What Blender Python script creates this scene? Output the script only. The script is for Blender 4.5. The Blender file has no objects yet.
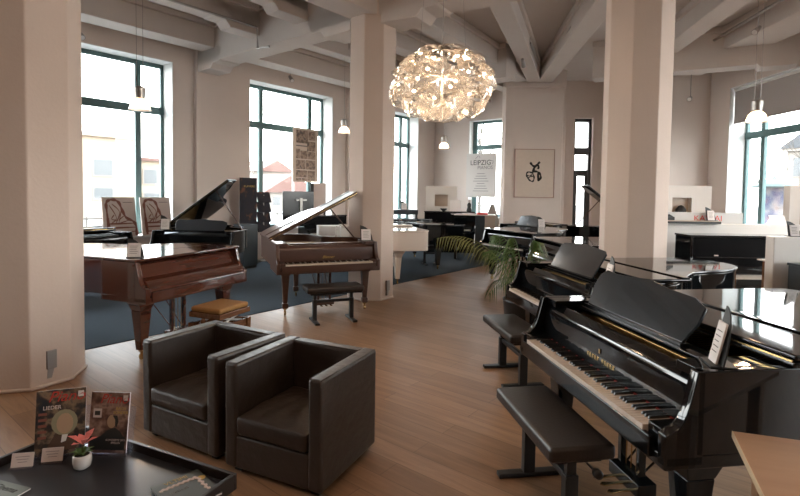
WORLD, EXPO, FILL = 6.8, 1.15, 11
import bpy, bmesh, math, random
from mathutils import Vector, Matrix
random.seed(7)
PI = math.pi
scene = bpy.context.scene
COL = scene.collection

# ---------------------------------------------------------------- materials
def new_mat(name):
    m = bpy.data.materials.new(name); m.use_nodes = True
    nt = m.node_tree
    return m, nt, nt.nodes['Principled BSDF']

def pmat(name, col, rough=0.5, metal=0.0, coat=0.0, spec=0.5, noise=0.0, nscale=8.0, bump=0.0, bscale=60.0, emit=None, estr=0.0, stretch=(1, 1, 1)):
    m, nt, b = new_mat(name)
    N, L = nt.nodes, nt.links
    b.inputs['Base Color'].default_value = (*col, 1)
    b.inputs['Roughness'].default_value = rough
    b.inputs['Metallic'].default_value = metal
    b.inputs['Coat Weight'].default_value = coat
    b.inputs['Coat Roughness'].default_value = 0.03
    b.inputs['Specular IOR Level'].default_value = spec
    tc = N.new('ShaderNodeTexCoord')
    mp = N.new('ShaderNodeMapping'); mp.inputs['Scale'].default_value = stretch
    L.new(tc.outputs['Object'], mp.inputs['Vector'])
    if noise > 0:
        t = N.new('ShaderNodeTexNoise'); t.inputs['Scale'].default_value = nscale; t.inputs['Detail'].default_value = 5
        L.new(mp.outputs[0], t.inputs['Vector'])
        mx = N.new('ShaderNodeMix'); mx.data_type = 'RGBA'
        mx.inputs[6].default_value = (*[max(0, c * (1 - noise)) for c in col], 1)
        mx.inputs[7].default_value = (*[min(1, c * (1 + noise)) for c in col], 1)
        L.new(t.outputs['Fac'], mx.inputs[0]); L.new(mx.outputs[2], b.inputs['Base Color'])
    if bump > 0:
        t = N.new('ShaderNodeTexNoise'); t.inputs['Scale'].default_value = bscale; t.inputs['Detail'].default_value = 4
        L.new(mp.outputs[0], t.inputs['Vector'])
        bp = N.new('ShaderNodeBump'); bp.inputs['Strength'].default_value = bump; bp.inputs['Distance'].default_value = 0.01
        L.new(t.outputs['Fac'], bp.inputs['Height']); L.new(bp.outputs[0], b.inputs['Normal'])
    if emit:
        b.inputs['Emission Color'].default_value = (*emit, 1); b.inputs['Emission Strength'].default_value = estr
    return m

def wood_mat(name, c1, c2, rough=0.2, coat=0.5, scale=3.0, stretch=(1, 8, 8)):
    m, nt, b = new_mat(name)
    N, L = nt.nodes, nt.links
    tc = N.new('ShaderNodeTexCoord'); mp = N.new('ShaderNodeMapping'); mp.inputs['Scale'].default_value = stretch
    t = N.new('ShaderNodeTexNoise'); t.inputs['Scale'].default_value = scale; t.inputs['Detail'].default_value = 8; t.inputs['Distortion'].default_value = 0.3
    cr = N.new('ShaderNodeValToRGB')
    cr.color_ramp.elements[0].position = 0.3; cr.color_ramp.elements[0].color = (*c1, 1)
    cr.color_ramp.elements[1].position = 0.7; cr.color_ramp.elements[1].color = (*c2, 1)
    L.new(tc.outputs['Object'], mp.inputs[0]); L.new(mp.outputs[0], t.inputs['Vector']); L.new(t.outputs['Fac'], cr.inputs[0]); L.new(cr.outputs[0], b.inputs['Base Color'])
    b.inputs['Roughness'].default_value = rough; b.inputs['Coat Weight'].default_value = coat; b.inputs['Coat Roughness'].default_value = 0.05
    return m

def floor_mat():
    m, nt, b = new_mat('oak_floor'); N, L = nt.nodes, nt.links
    tc = N.new('ShaderNodeTexCoord')
    mp = N.new('ShaderNodeMapping'); mp.inputs['Rotation'].default_value = (0, 0, math.radians(38.7))
    L.new(tc.outputs['Object'], mp.inputs[0])
    br = N.new('ShaderNodeTexBrick')
    br.inputs['Scale'].default_value = 1.0; br.inputs['Brick Width'].default_value = 1.9; br.inputs['Row Height'].default_value = 0.17
    br.inputs['Mortar Size'].default_value = 0.0025; br.inputs['Mortar Smooth'].default_value = 0.3; br.inputs['Bias'].default_value = 0.0
    br.inputs['Color1'].default_value = (0.225, 0.125, 0.066, 1); br.inputs['Color2'].default_value = (0.30, 0.175, 0.100, 1)
    br.inputs['Mortar'].default_value = (0.14, 0.08, 0.045, 1); br.offset = 0.37
    L.new(mp.outputs[0], br.inputs['Vector'])
    mp2 = N.new('ShaderNodeMapping'); mp2.inputs['Scale'].default_value = (0.7, 9, 1)
    L.new(mp.outputs[0], mp2.inputs[0])
    t = N.new('ShaderNodeTexNoise'); t.inputs['Scale'].default_value = 2.2; t.inputs['Detail'].default_value = 9; t.inputs['Roughness'].default_value = 0.65; t.inputs['Distortion'].default_value = 0.6
    L.new(mp2.outputs[0], t.inputs['Vector'])
    cr = N.new('ShaderNodeValToRGB'); cr.color_ramp.elements[0].position = 0.3; cr.color_ramp.elements[0].color = (0.68, 0.65, 0.62, 1); cr.color_ramp.elements[1].position = 0.72; cr.color_ramp.elements[1].color = (1.2, 1.2, 1.2, 1)
    L.new(t.outputs['Fac'], cr.inputs[0])
    mx = N.new('ShaderNodeMix'); mx.data_type = 'RGBA'; mx.blend_type = 'MULTIPLY'; mx.inputs[0].default_value = 0.8
    L.new(br.outputs['Color'], mx.inputs[6]); L.new(cr.outputs[0], mx.inputs[7]); L.new(mx.outputs[2], b.inputs['Base Color'])
    b.inputs['Roughness'].default_value = 0.42
    bp = N.new('ShaderNodeBump'); bp.inputs['Strength'].default_value = 0.25; bp.inputs['Distance'].default_value = 0.004
    L.new(t.outputs['Fac'], bp.inputs['Height']); L.new(bp.outputs[0], b.inputs['Normal'])
    return m

def glass_pane_mat():
    m = bpy.data.materials.new('window_glass'); m.use_nodes = True; nt = m.node_tree; N, L = nt.nodes, nt.links
    N.clear(); o = N.new('ShaderNodeOutputMaterial'); t = N.new('ShaderNodeBsdfTransparent'); t.inputs[0].default_value = (0.97, 0.985, 0.98, 1)
    g = N.new('ShaderNodeBsdfGlossy'); g.inputs['Roughness'].default_value = 0.02
    f = N.new('ShaderNodeLayerWeight'); f.inputs[0].default_value = 0.5
    pw = N.new('ShaderNodeMath'); pw.operation = 'POWER'; pw.inputs[1].default_value = 4.0; L.new(f.outputs['Facing'], pw.inputs[0])
    ml = N.new('ShaderNodeMath'); ml.operation = 'MULTIPLY_ADD'; ml.inputs[1].default_value = 0.5; ml.inputs[2].default_value = 0.03; L.new(pw.outputs[0], ml.inputs[0])
    x = N.new('ShaderNodeMixShader'); L.new(ml.outputs[0], x.inputs[0]); L.new(t.outputs[0], x.inputs[1]); L.new(g.outputs[0], x.inputs[2]); L.new(x.outputs[0], o.inputs[0])
    return m

def crystal_mat(name, tint, gl=0.35, tl=0.2):
    m = bpy.data.materials.new(name); m.use_nodes = True; nt = m.node_tree; N, L = nt.nodes, nt.links
    N.clear(); o = N.new('ShaderNodeOutputMaterial')
    t = N.new('ShaderNodeBsdfTransparent'); t.inputs[0].default_value = (*tint, 1)
    g = N.new('ShaderNodeBsdfGlossy'); g.inputs['Roughness'].default_value = 0.08
    d = N.new('ShaderNodeBsdfTranslucent'); d.inputs[0].default_value = (*tint, 1)
    lw = N.new('ShaderNodeLayerWeight'); lw.inputs[0].default_value = gl
    x = N.new('ShaderNodeMixShader'); x.inputs[0].default_value = tl
    L.new(t.outputs[0], x.inputs[1]); L.new(d.outputs[0], x.inputs[2])
    y = N.new('ShaderNodeMixShader'); L.new(lw.outputs['Facing'], y.inputs[0]); L.new(x.outputs[0], y.inputs[1]); L.new(g.outputs[0], y.inputs[2])
    L.new(y.outputs[0], o.inputs[0])
    return m

def print_mat(name, cols, scale=14.0, rough=0.35):
    """printed picture: irregular blocks of the given inks"""
    m, nt, b = new_mat(name); N, L = nt.nodes, nt.links
    tc = N.new('ShaderNodeTexCoord'); t = N.new('ShaderNodeTexNoise'); t.inputs['Scale'].default_value = scale; t.inputs['Detail'].default_value = 3
    L.new(tc.outputs['Object'], t.inputs['Vector'])
    cr = N.new('ShaderNodeValToRGB'); e = cr.color_ramp.elements
    n = len(cols)
    e[0].position = 0.3; e[0].color = (*cols[0], 1); e[1].position = 0.7; e[1].color = (*cols[-1], 1)
    for i in range(1, n - 1):
        k = e.new(0.3 + 0.4 * i / (n - 1)); k.color = (*cols[i], 1)
    L.new(t.outputs['Fac'], cr.inputs[0]); L.new(cr.outputs[0], b.inputs['Base Color']); b.inputs['Roughness'].default_value = rough
    return m

M = {}
M['wall'] = pmat('wall_plaster', (0.66, 0.57, 0.515), 0.8, noise=0.03, nscale=3, bump=0.12, bscale=45)
M['column'] = pmat('column_plaster', (0.60, 0.49, 0.42), 0.8, noise=0.04, nscale=3, bump=0.15, bscale=35)
M['ceiling'] = pmat('ceiling_plaster', (0.56, 0.50, 0.46), 0.85, noise=0.05, nscale=2.5, bump=0.3, bscale=18)
M['white'] = pmat('white_lacquer', (0.70, 0.66, 0.62), 0.35)
M['satin'] = pmat('satin_black_panel', (0.004, 0.004, 0.005), 0.3, spec=0.08)
M['darkwall'] = pmat('dark_unseen_wall', (0.05, 0.055, 0.06), 0.7)  # dark tone put in to keep reflections low, for unseen walls
M['reveal'] = pmat('white_reveal', (0.74, 0.74, 0.72), 0.7, noise=0.02)
M['floor'] = floor_mat()
M['carpet'] = pmat('blue_carpet', (0.046, 0.060, 0.074), 0.95, noise=0.3, nscale=70, bump=0.5, bscale=220, spec=0.1)
M['frame'] = pmat('teal_window_frame', (0.07, 0.14, 0.14), 0.4)
M['doorframe'] = pmat('dark_door_frame', (0.05, 0.052, 0.055), 0.4)
M['glass'] = glass_pane_mat()
M['black'] = pmat('black_polish', (0.004, 0.005, 0.006), 0.05, coat=0.22, spec=0.36)
M['blackmat'] = pmat('satin_black', (0.016, 0.017, 0.018), 0.45, noise=0.2, nscale=20)
M['desk'] = pmat('black_desk_polish', (0.018, 0.021, 0.025), 0.16, coat=0.2)
M['whitepiano'] = pmat('cream_white_polish', (0.72, 0.62, 0.54), 0.12, coat=0.8)
M['mahog'] = wood_mat('mahogany_polish', (0.062, 0.018, 0.011), (0.086, 0.026, 0.015), 0.09, 0.9, 1.6, (1.2, 10, 10))
M['walnut'] = wood_mat('walnut_satin', (0.060, 0.026, 0.017), (0.085, 0.038, 0.026), 0.3, 0.4, 1.6, (1.2, 10, 10))
M['ivory'] = pmat('white_keys', (0.62, 0.55, 0.48), 0.25, coat=0.3)
M['ebony'] = pmat('black_keys', (0.008, 0.008, 0.009), 0.22)
M['red'] = pmat('red_felt', (0.25, 0.015, 0.015), 0.9)
M['gold'] = pmat('gold_plate', (0.50, 0.30, 0.11), 0.35, metal=0.8, noise=0.3, nscale=12)
M['brass'] = pmat('brass', (0.62, 0.44, 0.20), 0.22, metal=1.0)
M['chrome'] = pmat('chrome', (0.7, 0.7, 0.7), 0.15, metal=1.0)
M['steel'] = pmat('brushed_steel', (0.35, 0.33, 0.31), 0.35, metal=0.9)
M['leather'] = pmat('dark_brown_leather', (0.034, 0.024, 0.019), 0.40, noise=0.2, nscale=4, bump=0.8, bscale=12, spec=0.6)
M['benchpad'] = pmat('black_bench_leather', (0.024, 0.019, 0.017), 0.38, noise=0.15, nscale=6, bump=0.1, bscale=60)
M['benchmetal'] = pmat('black_bench_metal', (0.012, 0.012, 0.013), 0.4)
M['mustard'] = pmat('mustard_velvet', (0.36, 0.19, 0.065), 0.8, noise=0.15, nscale=14)
M['stoolwood'] = wood_mat('stool_wood', (0.11, 0.045, 0.018), (0.20, 0.085, 0.035), 0.25, 0.5)
M['oak'] = wood_mat('light_beech', (0.34, 0.19, 0.105), (0.40, 0.235, 0.135), 0.45, 0.1, 2.0, (1, 6, 6))
M['oakedge'] = pmat('cream_edge_band', (0.55, 0.42, 0.27), 0.5)
M['tray'] = pmat('black_tray_glass', (0.022, 0.024, 0.03), 0.33, coat=0.05, noise=0.1)
M['traywood'] = pmat('dark_tray_rim', (0.018, 0.013, 0.012), 0.35)
M['acrylic'] = crystal_mat('clear_acrylic', (0.92, 0.93, 0.98), 0.15, 0.03)
M['paper'] = pmat('white_paper', (0.72, 0.68, 0.66), 0.7)
M['cardpaper'] = pmat('pale_card', (0.60, 0.50, 0.46), 0.7)
M['ink'] = pmat('dark_ink', (0.03, 0.03, 0.03), 0.7)
M['inkgrey'] = pmat('grey_ink', (0.16, 0.14, 0.14), 0.7)
M['redink'] = pmat('red_ink', (0.65, 0.03, 0.02), 0.6)
M['magred'] = pmat('magazine_red', (0.45, 0.04, 0.03), 0.4)
M['goldink'] = pmat('gold_ink', (0.5, 0.33, 0.08), 0.5)
M['canvas'] = pmat('cream_canvas', (0.60, 0.50, 0.42), 0.8, noise=0.05, nscale=12)
M['thinframe'] = pmat('thin_grey_wood', (0.38, 0.24, 0.20), 0.5)
M['banner'] = pmat('grey_banner', (0.62, 0.58, 0.55), 0.7)
M['cover1'] = print_mat('cover_print_one', [(0.015, 0.02, 0.03), (0.05, 0.035, 0.03), (0.22, 0.15, 0.09), (0.02, 0.03, 0.05)], 20)
M['cover2'] = print_mat('cover_print_two', [(0.02, 0.012, 0.012), (0.14, 0.07, 0.05), (0.34, 0.22, 0.17), (0.05, 0.015, 0.015)], 15)
M['photo'] = print_mat('photo_print', [(0.05, 0.045, 0.045), (0.16, 0.10, 0.07), (0.36, 0.26, 0.20), (0.08, 0.06, 0.06)], 9)
M['poster'] = print_mat('dark_poster_print', [(0.010, 0.010, 0.018), (0.014, 0.014, 0.024), (0.018, 0.015, 0.02), (0.16, 0.06, 0.03)], 5, .8)
M['magenta'] = print_mat('pink_print', [(0.02, 0.02, 0.02), (0.25, 0.04, 0.06), (0.4, 0.32, 0.3)], 4)
M['rimred'] = pmat('reddish_piano_print', (0.22, 0.08, 0.055), 0.6)
M['leaf'] = pmat('palm_leaf', (0.06, 0.115, 0.022), 0.45, noise=0.35, nscale=9)
M['leafdry'] = pmat('palm_leaf_olive', (0.15, 0.16, 0.05), 0.5, noise=0.35, nscale=9)
M['stem'] = pmat('palm_stem', (0.12, 0.11, 0.04), 0.6)
M['pot'] = pmat('black_pot', (0.012, 0.012, 0.012), 0.4)
M['ceramic'] = pmat('white_ceramic', (0.66, 0.61, 0.57), 0.25, coat=0.4)
M['soil'] = pmat('soil', (0.03, 0.02, 0.015), 0.9)
M['pink'] = pmat('pink_petal', (0.62, 0.16, 0.14), 0.5)
M['skin'] = pmat('printed_face', (0.42, 0.27, 0.17), 0.6)
M['hairprint'] = pmat('printed_grey_hair', (0.27, 0.24, 0.15), 0.6)
M['bulb'] = pmat('lamp_bulb', (1, 1, 1), 0.5, emit=(1.0, 0.72, 0.45), estr=14)
M['bulb2'] = pmat('chandelier_bulb', (1, 1, 1), 0.5, emit=(1.0, 0.76, 0.52), estr=7)
M['crystal'] = crystal_mat('crystal_petal', (0.93, 0.88, 0.82), 0.48, 0.085)
M['shade'] = crystal_mat('frosted_lamp_glass', (1.0, 0.92, 0.86), 0.25, 0.45)
M['wire'] = pmat('thin_wire', (0.30, 0.27, 0.25), 0.4, metal=0.5)
M['screen'] = pmat('dark_screen', (0.012, 0.013, 0.015), 0.2)
M['darkblue'] = pmat('dark_slate_cabinet', (0.035, 0.048, 0.058), 0.35)
M['blind'] = pmat('grey_roller_blind', (0.40, 0.37, 0.355), 0.9, noise=0.03, nscale=30)
M['bark'] = pmat('tree_bark', (0.07, 0.06, 0.05), 0.9)
M['facade'] = pmat('cream_facade', (0.24, 0.19, 0.14), 0.9, noise=0.04, nscale=1)
M['facade2'] = pmat('pale_facade', (0.19, 0.17, 0.15), 0.9, noise=0.04, nscale=1)
M['greyhouse'] = pmat('grey_slate', (0.045, 0.048, 0.052), 0.8)
M['redroof'] = pmat('red_tiles', (0.10, 0.05, 0.04), 0.8)
M['outpane'] = pmat('far_window_pane', (0.07, 0.075, 0.078), 0.3)
M['pavement'] = pmat('pale_pavement', (0.19, 0.18, 0.17), 0.9, noise=0.05, nscale=2)
M['pillarprint'] = print_mat('pillar_posters', [(0.10, 0.06, 0.04), (0.13, 0.13, 0.13), (0.04, 0.05, 0.09), (0.09, 0.05, 0.06)], 1.6)
M['coppergreen'] = pmat('green_cap', (0.05, 0.075, 0.075), 0.6)
M['tan'] = pmat('tan_laminate', (0.45, 0.36, 0.29), 0.4)
M['brick'] = pmat('rough_stone', (0.36, 0.31, 0.27), 0.9, noise=0.3, nscale=4)

# ---------------------------------------------------------------- mesh helpers
class MB:
    def __init__(s): s.v = []; s.f = []
    def box(s, x0, x1, y0, y1, z0, z1, T=None):
        b = len(s.v)
        P = [(x0, y0, z0), (x1, y0, z0), (x1, y1, z0), (x0, y1, z0), (x0, y0, z1), (x1, y0, z1), (x1, y1, z1), (x0, y1, z1)]
        s.v += [tuple(T @ Vector(p)) if T else p for p in P]
        s.f += [tuple(b + i for i in q) for q in [(0, 3, 2, 1), (4, 5, 6, 7), (0, 1, 5, 4), (1, 2, 6, 5), (2, 3, 7, 6), (3, 0, 4, 7)]]
        return s
    def prism(s, poly, z0, z1, T=None, axis='z'):
        """poly ccw 2d; axis z: (x,y) extruded in z; axis x: (y,z) extruded in x; axis y: (x,z) extruded in y"""
        n = len(poly); b = len(s.v)
        def mk(p, h):
            if axis == 'z': q = (p[0], p[1], h)
            elif axis == 'x': q = (h, p[0], p[1])
            else: q = (p[0], h, p[1])
            return tuple(T @ Vector(q)) if T else q
        s.v += [mk(p, z0) for p in poly] + [mk(p, z1) for p in poly]
        bot = tuple(b + i for i in reversed(range(n))); top = tuple(b + n + i for i in range(n))
        sd = [(b + i, b + (i + 1) % n, b + n + (i + 1) % n, b + n + i) for i in range(n)]
        s.f += [bot, top] + sd
        return s
    def ringwall(s, outer, inner, z0, z1, closed=True, T=None):
        """wall between two equally long polylines"""
        n = len(outer); b = len(s.v)
        t = (lambda p: tuple(T @ Vector(p))) if T else (lambda p: p)
        for h in (z0, z1):
            s.v += [t((p[0], p[1], h)) for p in outer]; s.v += [t((p[0], p[1], h)) for p in inner]
        m = n if closed else n - 1
        for i in range(m):
            j = (i + 1) % n
            o0, o1, i0, i1 = b + i, b + j, b + n + i, b + n + j
            O0, O1, I0, I1 = o0 + 2 * n, o1 + 2 * n, i0 + 2 * n, i1 + 2 * n
            s.f += [(o0, o1, O1, O0), (i1, i0, I0, I1), (O0, O1, I1, I0), (o1, o0, i0, i1)]
        if not closed:
            s.f += [(b, b + 2 * n, b + 3 * n, b + n), (b + n - 1, b + 2 * n - 1, b + 4 * n - 1, b + 3 * n - 1)]
        return s
    def tube(s, pts, r, n=10, cap=True):
        pts = [Vector(p) for p in pts]; b = len(s.v); m = len(pts)
        rr = r if isinstance(r, (list, tuple)) else [r] * m
        up = None
        for i, p in enumerate(pts):
            d = (pts[min(i + 1, m - 1)] - pts[max(i - 1, 0)]).normalized()
            if up is None or abs(up.dot(d)) > 0.98: up = Vector((0, 0, 1)) if abs(d.z) < 0.9 else Vector((1, 0, 0))
            a = d.cross(up).normalized(); c = a.cross(d).normalized(); up = c
            for k in range(n):
                t = 2 * PI * k / n
                s.v.append(tuple(p + (a * math.cos(t) + c * math.sin(t)) * rr[i]))
        for i in range(m - 1):
            for k in range(n):
                k2 = (k + 1) % n
                s.f.append((b + i * n + k, b + i * n + k2, b + (i + 1) * n + k2, b + (i + 1) * n + k))
        if cap:
            s.f.append(tuple(b + k for k in reversed(range(n)))); s.f.append(tuple(b + (m - 1) * n + k for k in range(n)))
        return s
    def lathe(s, prof, c=(0, 0, 0), n=24, cap=True):
        b = len(s.v); m = len(prof)
        for (r, z) in prof:
            for k in range(n):
                t = 2 * PI * k / n; s.v.append((c[0] + r * math.cos(t), c[1] + r * math.sin(t), c[2] + z))
        for i in range(m - 1):
            for k in range(n):
                k2 = (k + 1) % n; s.f.append((b + i * n + k, b + i * n + k2, b + (i + 1) * n + k2, b + (i + 1) * n + k))
        if cap:
            s.f.append(tuple(b + k for k in reversed(range(n)))); s.f.append(tuple(b + (m - 1) * n + k for k in range(n)))
        return s
    def taper(s, x, y, w0, w1, z0, z1):
        """square taper: half width w0 at z0, w1 at z1"""
        b = len(s.v)
        for w, z in ((w0, z0), (w1, z1)):
            s.v += [(x - w, y - w, z), (x + w, y - w, z), (x + w, y + w, z), (x - w, y + w, z)]
        s.f += [tuple(b + i for i in q) for q in [(0, 3, 2, 1), (4, 5, 6, 7), (0, 1, 5, 4), (1, 2, 6, 5), (2, 3, 7, 6), (3, 0, 4, 7)]]
        return s
    def quad(s, *ps):
        b = len(s.v); s.v += [tuple(p) for p in ps]; s.f.append(tuple(range(b, b + len(ps)))); return s
    def apply(s, T): s.v = [tuple(T @ Vector(p)) for p in s.v]; return s
    def build(s, name, mat, parent=None, bevel=0.0, seg=2, smooth=False, label=None, loc=None, rz=0.0, fix=True):
        me = bpy.data.meshes.new(name); me.from_pydata(s.v, [], s.f); me.validate()
        if fix:
            bm = bmesh.new(); bm.from_mesh(me); bmesh.ops.recalc_face_normals(bm, faces=bm.faces); bm.to_mesh(me); bm.free()
        me.materials.append(mat)
        o = bpy.data.objects.new(name, me); COL.objects.link(o)
        if parent: o.parent = parent
        if smooth:
            for p in me.polygons: p.use_smooth = True
        if bevel > 0:
            md = o.modifiers.new('bevel', 'BEVEL'); md.width = bevel; md.segments = seg; md.limit_method = 'ANGLE'; md.angle_limit = math.radians(35); md.harden_normals = False
            for p in me.polygons: p.use_smooth = True
            w = o.modifiers.new('wn', 'WEIGHTED_NORMAL'); w.keep_sharp = False
        if label: o['label'] = label
        if loc is not None: o.location = loc
        o.rotation_euler = (0, 0, rz)
        return o

def thing(name, label, cat, loc=(0, 0, 0), rz=0.0, group=None):
    o = bpy.data.objects.new(name, None); COL.objects.link(o); o.empty_display_size = 0.1
    o.location = loc; o.rotation_euler = (0, 0, rz); o['label'] = label; o['category'] = cat
    if group: o['group'] = group
    return o
def tag(o, label, cat, group=None):
    o['label'] = label; o['category'] = cat
    if group: o['group'] = group
    return o
def struct(o): o['kind'] = 'structure'; return o

def text_mesh(name, body, size, mat, T, parent=None, shear=0.0, extrude=0.0004, align='CENTER', label=None):
    cu = bpy.data.curves.new(name, 'FONT'); cu.body = body; cu.size = size; cu.extrude = extrude; cu.align_x = align; cu.align_y = 'CENTER'; cu.shear = shear; cu.resolution_u = 3
    tmp = bpy.data.objects.new(name + '_t', cu); COL.objects.link(tmp)
    dg = bpy.context.evaluated_depsgraph_get(); dg.update()
    me = bpy.data.meshes.new_from_object(tmp.evaluated_get(dg))
    bpy.data.objects.remove(tmp); bpy.data.curves.remove(cu)
    me.transform(T); me.materials.clear(); me.materials.append(mat)
    o = bpy.data.objects.new(name, me); COL.objects.link(o); o.parent = parent
    if label: o['label'] = label
    return o

def face_T(origin, right, up):
    """matrix mapping text xy onto a plane"""
    r = Vector(right).normalized(); u = Vector(up).normalized(); n = r.cross(u)
    T = Matrix.Identity(4)
    for i in range(3): T[i][0] = r[i]; T[i][1] = u[i]; T[i][2] = n[i]; T[i][3] = origin[i]
    return T

def bez(p0, p1, p2, p3, n, skip_first=True):
    out = []
    for i in range(1 if skip_first else 0, n + 1):
        t = i / n; a = (1 - t)
        out.append(tuple(a**3 * p0[k] + 3 * a * a * t * p1[k] + 3 * a * t * t * p2[k] + t**3 * p3[k] for k in range(2)))
    return out

def offset(poly, d):
    """offset open/closed polygon inward by d (ccw polygon)"""
    n = len(poly); out = []
    for i in range(n):
        p0, p1, p2 = Vector(poly[i - 1]), Vector(poly[i]), Vector(poly[(i + 1) % n])
        e1 = (p1 - p0).normalized(); e2 = (p2 - p1).normalized()
        n1 = Vector((-e1.y, e1.x)); n2 = Vector((-e2.y, e2.x)); m = (n1 + n2)
        if m.length < 1e-6: m = n1
        m.normalize(); c = max(0.4, m.dot(n1)); out.append(tuple(p1 + m * (d / c)))
    return out
# ---------------------------------------------------------------- camera
F_PX, EYE, PIT, ROL, CY = 494.06, 1.697, 0.04115, 0.01442, 214.09
Fv = Vector((0, math.cos(PIT), -math.sin(PIT))); R0 = Vector((1, 0, 0)); U0 = Vector((0, math.sin(PIT), math.cos(PIT)))
Rv = R0 * math.cos(ROL) + U0 * math.sin(ROL); Uv = -R0 * math.sin(ROL) + U0 * math.cos(ROL)
cam = bpy.data.objects.new('camera', bpy.data.cameras.new('camera')); COL.objects.link(cam)
mw = Matrix.Identity(4)
for i in range(3): mw[i][0] = Rv[i]; mw[i][1] = Uv[i]; mw[i][2] = -Fv[i]
mw[2][3] = EYE; cam.matrix_world = mw
cam.data.sensor_width = 36; cam.data.sensor_fit = 'HORIZONTAL'; cam.data.lens = F_PX / 800 * 36
cam.data.shift_y = -(248 - CY) / 800; cam.data.clip_end = 500
scene.camera = cam

# ---------------------------------------------------------------- room frame
WA = 0.896
TX, TY = math.cos(WA), math.sin(WA)          # along the left wall, away from the viewer
NX, NY = -TY, TX                             # towards the left wall
def W(n, t, z=0.0): return Vector((NX * n + TX * t, NY * n + TY * t, z))
WALL_N = 10.5
SLAB = 5.25

# floor and carpet
oc = Vector((1.22, 18.38)); bdv = Vector((0.781, -0.625)); nout = Vector((0.625, 0.781))
PLAN = [(-13.7, -4.6), (8.4, -4.6), (8.4, 13.1), (6.95, 13.3), (6.95, 15.9), tuple(oc + bdv * 4.75 + nout * .5), tuple(oc - bdv * .4 + nout * .5), tuple(W(11.0, -8).xy)]
MB().prism(PLAN, -0.12, 0.0).build('floor', M['floor'])
struct(bpy.data.objects['floor'])
a, b_, c, d = W(5.8, -9), W(5.8, 14.6), W(10.5, 14.6), W(10.5, -9)
cp = [(-4.0 + 0, 4.16)]
car = MB().prism([tuple(W(5.8, -7).xy), tuple(W(5.8, 11.8).xy), tuple((2.7, 13.05)), (3.5, 13.9), (3.6, 16.5), (1.25, 18.3), tuple(W(10.5, -7).xy)], 0.0, 0.008)
struct(car.build('floor_carpet', M['carpet']))

# ---------------------------------------------------------------- walls with openings
def wall(name, p0, p1, z1, openings, thick=0.55, mat=None, reveal=0.42, sill_deep=True, holes_z=None):
    """wall from p0 to p1; openings [(s0,s1,z0,z1)]; inside face on the line, body behind it (left of p0->p1 direction gives outward)"""
    p0 = Vector((*p0, 0)); p1 = Vector((*p1, 0)); L = (p1 - p0).length; u = (p1 - p0).normalized(); w = Vector((-u.y, u.x, 0))
    T = Matrix(((u.x, w.x, 0, p0.x), (u.y, w.y, 0, p0.y), (0, 0, 1, 0), (0, 0, 0, 1)))
    mb = MB(); s = 0.0
    for (a, b, za, zb) in sorted(openings):
        if a > s: mb.box(s, a, 0, thick, 0, z1, T)
        if za > 0: mb.box(a, b, 0, thick, 0, za, T)
        mb.box(a, b, 0, thick, zb, z1, T); s = b
    if s < L: mb.box(s, L, 0, thick, 0, z1, T)
    o = struct(mb.build(name, mat or M['wall']))
    return T

WIN = [0]
def window(T, a, b, za, zb, mull, trans, depth=0.40, fr=0.075, mat=None, sill=True, lead=()):
    WIN[0] += 1
    root = bpy.data.objects.new('window_%d' % WIN[0], None); COL.objects.link(root); struct(root)
    m = MB(); y0, y1 = depth, depth + 0.08
    m.box(a, a + fr, y0, y1, za, zb, T); m.box(b - fr, b, y0, y1, za, zb, T); m.box(a, b, y0, y1, za, za + fr, T); m.box(a, b, y0, y1, zb - fr * 1.3, zb, T)
    for x in mull: m.box(x - 0.06, x + 0.06, y0 - 0.01, y1, za, zb, T)
    for z in trans: m.box(a, b, y0 - 0.015, y1, z - 0.08, z + 0.08, T)
    m.build('window_frame', mat or M['frame'], root, bevel=0.008)
    MB().box(a + fr, b - fr, y0 + 0.035, y0 + 0.045, za + fr, zb - fr, T).build('pane', M['glass'], root)
    if sill:
        MB().box(a + 0.002, b - 0.002, -0.06, depth, za - 0.04, za + 0.005, T).build('window_sill', M['reveal'], root, bevel=0.006)
    # pale reveals lining the opening
    r = MB(); r.box(a, a + 0.012, 0.003, depth, za + .005, zb, T); r.box(b - 0.012, b, 0.003, depth, za + .005, zb, T); r.box(a + .012, b - .012, 0.003, depth, zb - 0.012, zb, T)
    r.build('window_reveal', M['reveal'], root)
    return root
# left wall : runs from t=-8 to the far corner; s = t + 8 (direction +t, outward = +n)
def Wp(n, t): return tuple(W(n, t).xy)
t0 = -8.0
# openings in t : frames are seen 0.40 m behind the face
ZT, ZS = 4.44, 0.76
NWIN = [(-4.6, -1.2), (0.35, 5.28), (7.18, 9.96), (12.1, 14.1)]
TL = wall('wall_left', Wp(WALL_N, t0), Wp(WALL_N, 15.15), SLAB + 0.1, [(a - t0, b - t0, ZS, ZT) for a, b in NWIN])
window(TL, *(x - t0 for x in NWIN[0]), ZS, ZT, [-2.9 - t0], [3.42])
window(TL, *(x - t0 for x in NWIN[1]), ZS, ZT, [2.2 - t0, 4.73 - t0], [3.42])
window(TL, *(x - t0 for x in NWIN[2]), ZS, ZT, [7.80 - t0, 9.45 - t0], [3.42])
window(TL, *(x - t0 for x in NWIN[3]), ZS, ZT, [13.62 - t0], [3.42])
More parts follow.
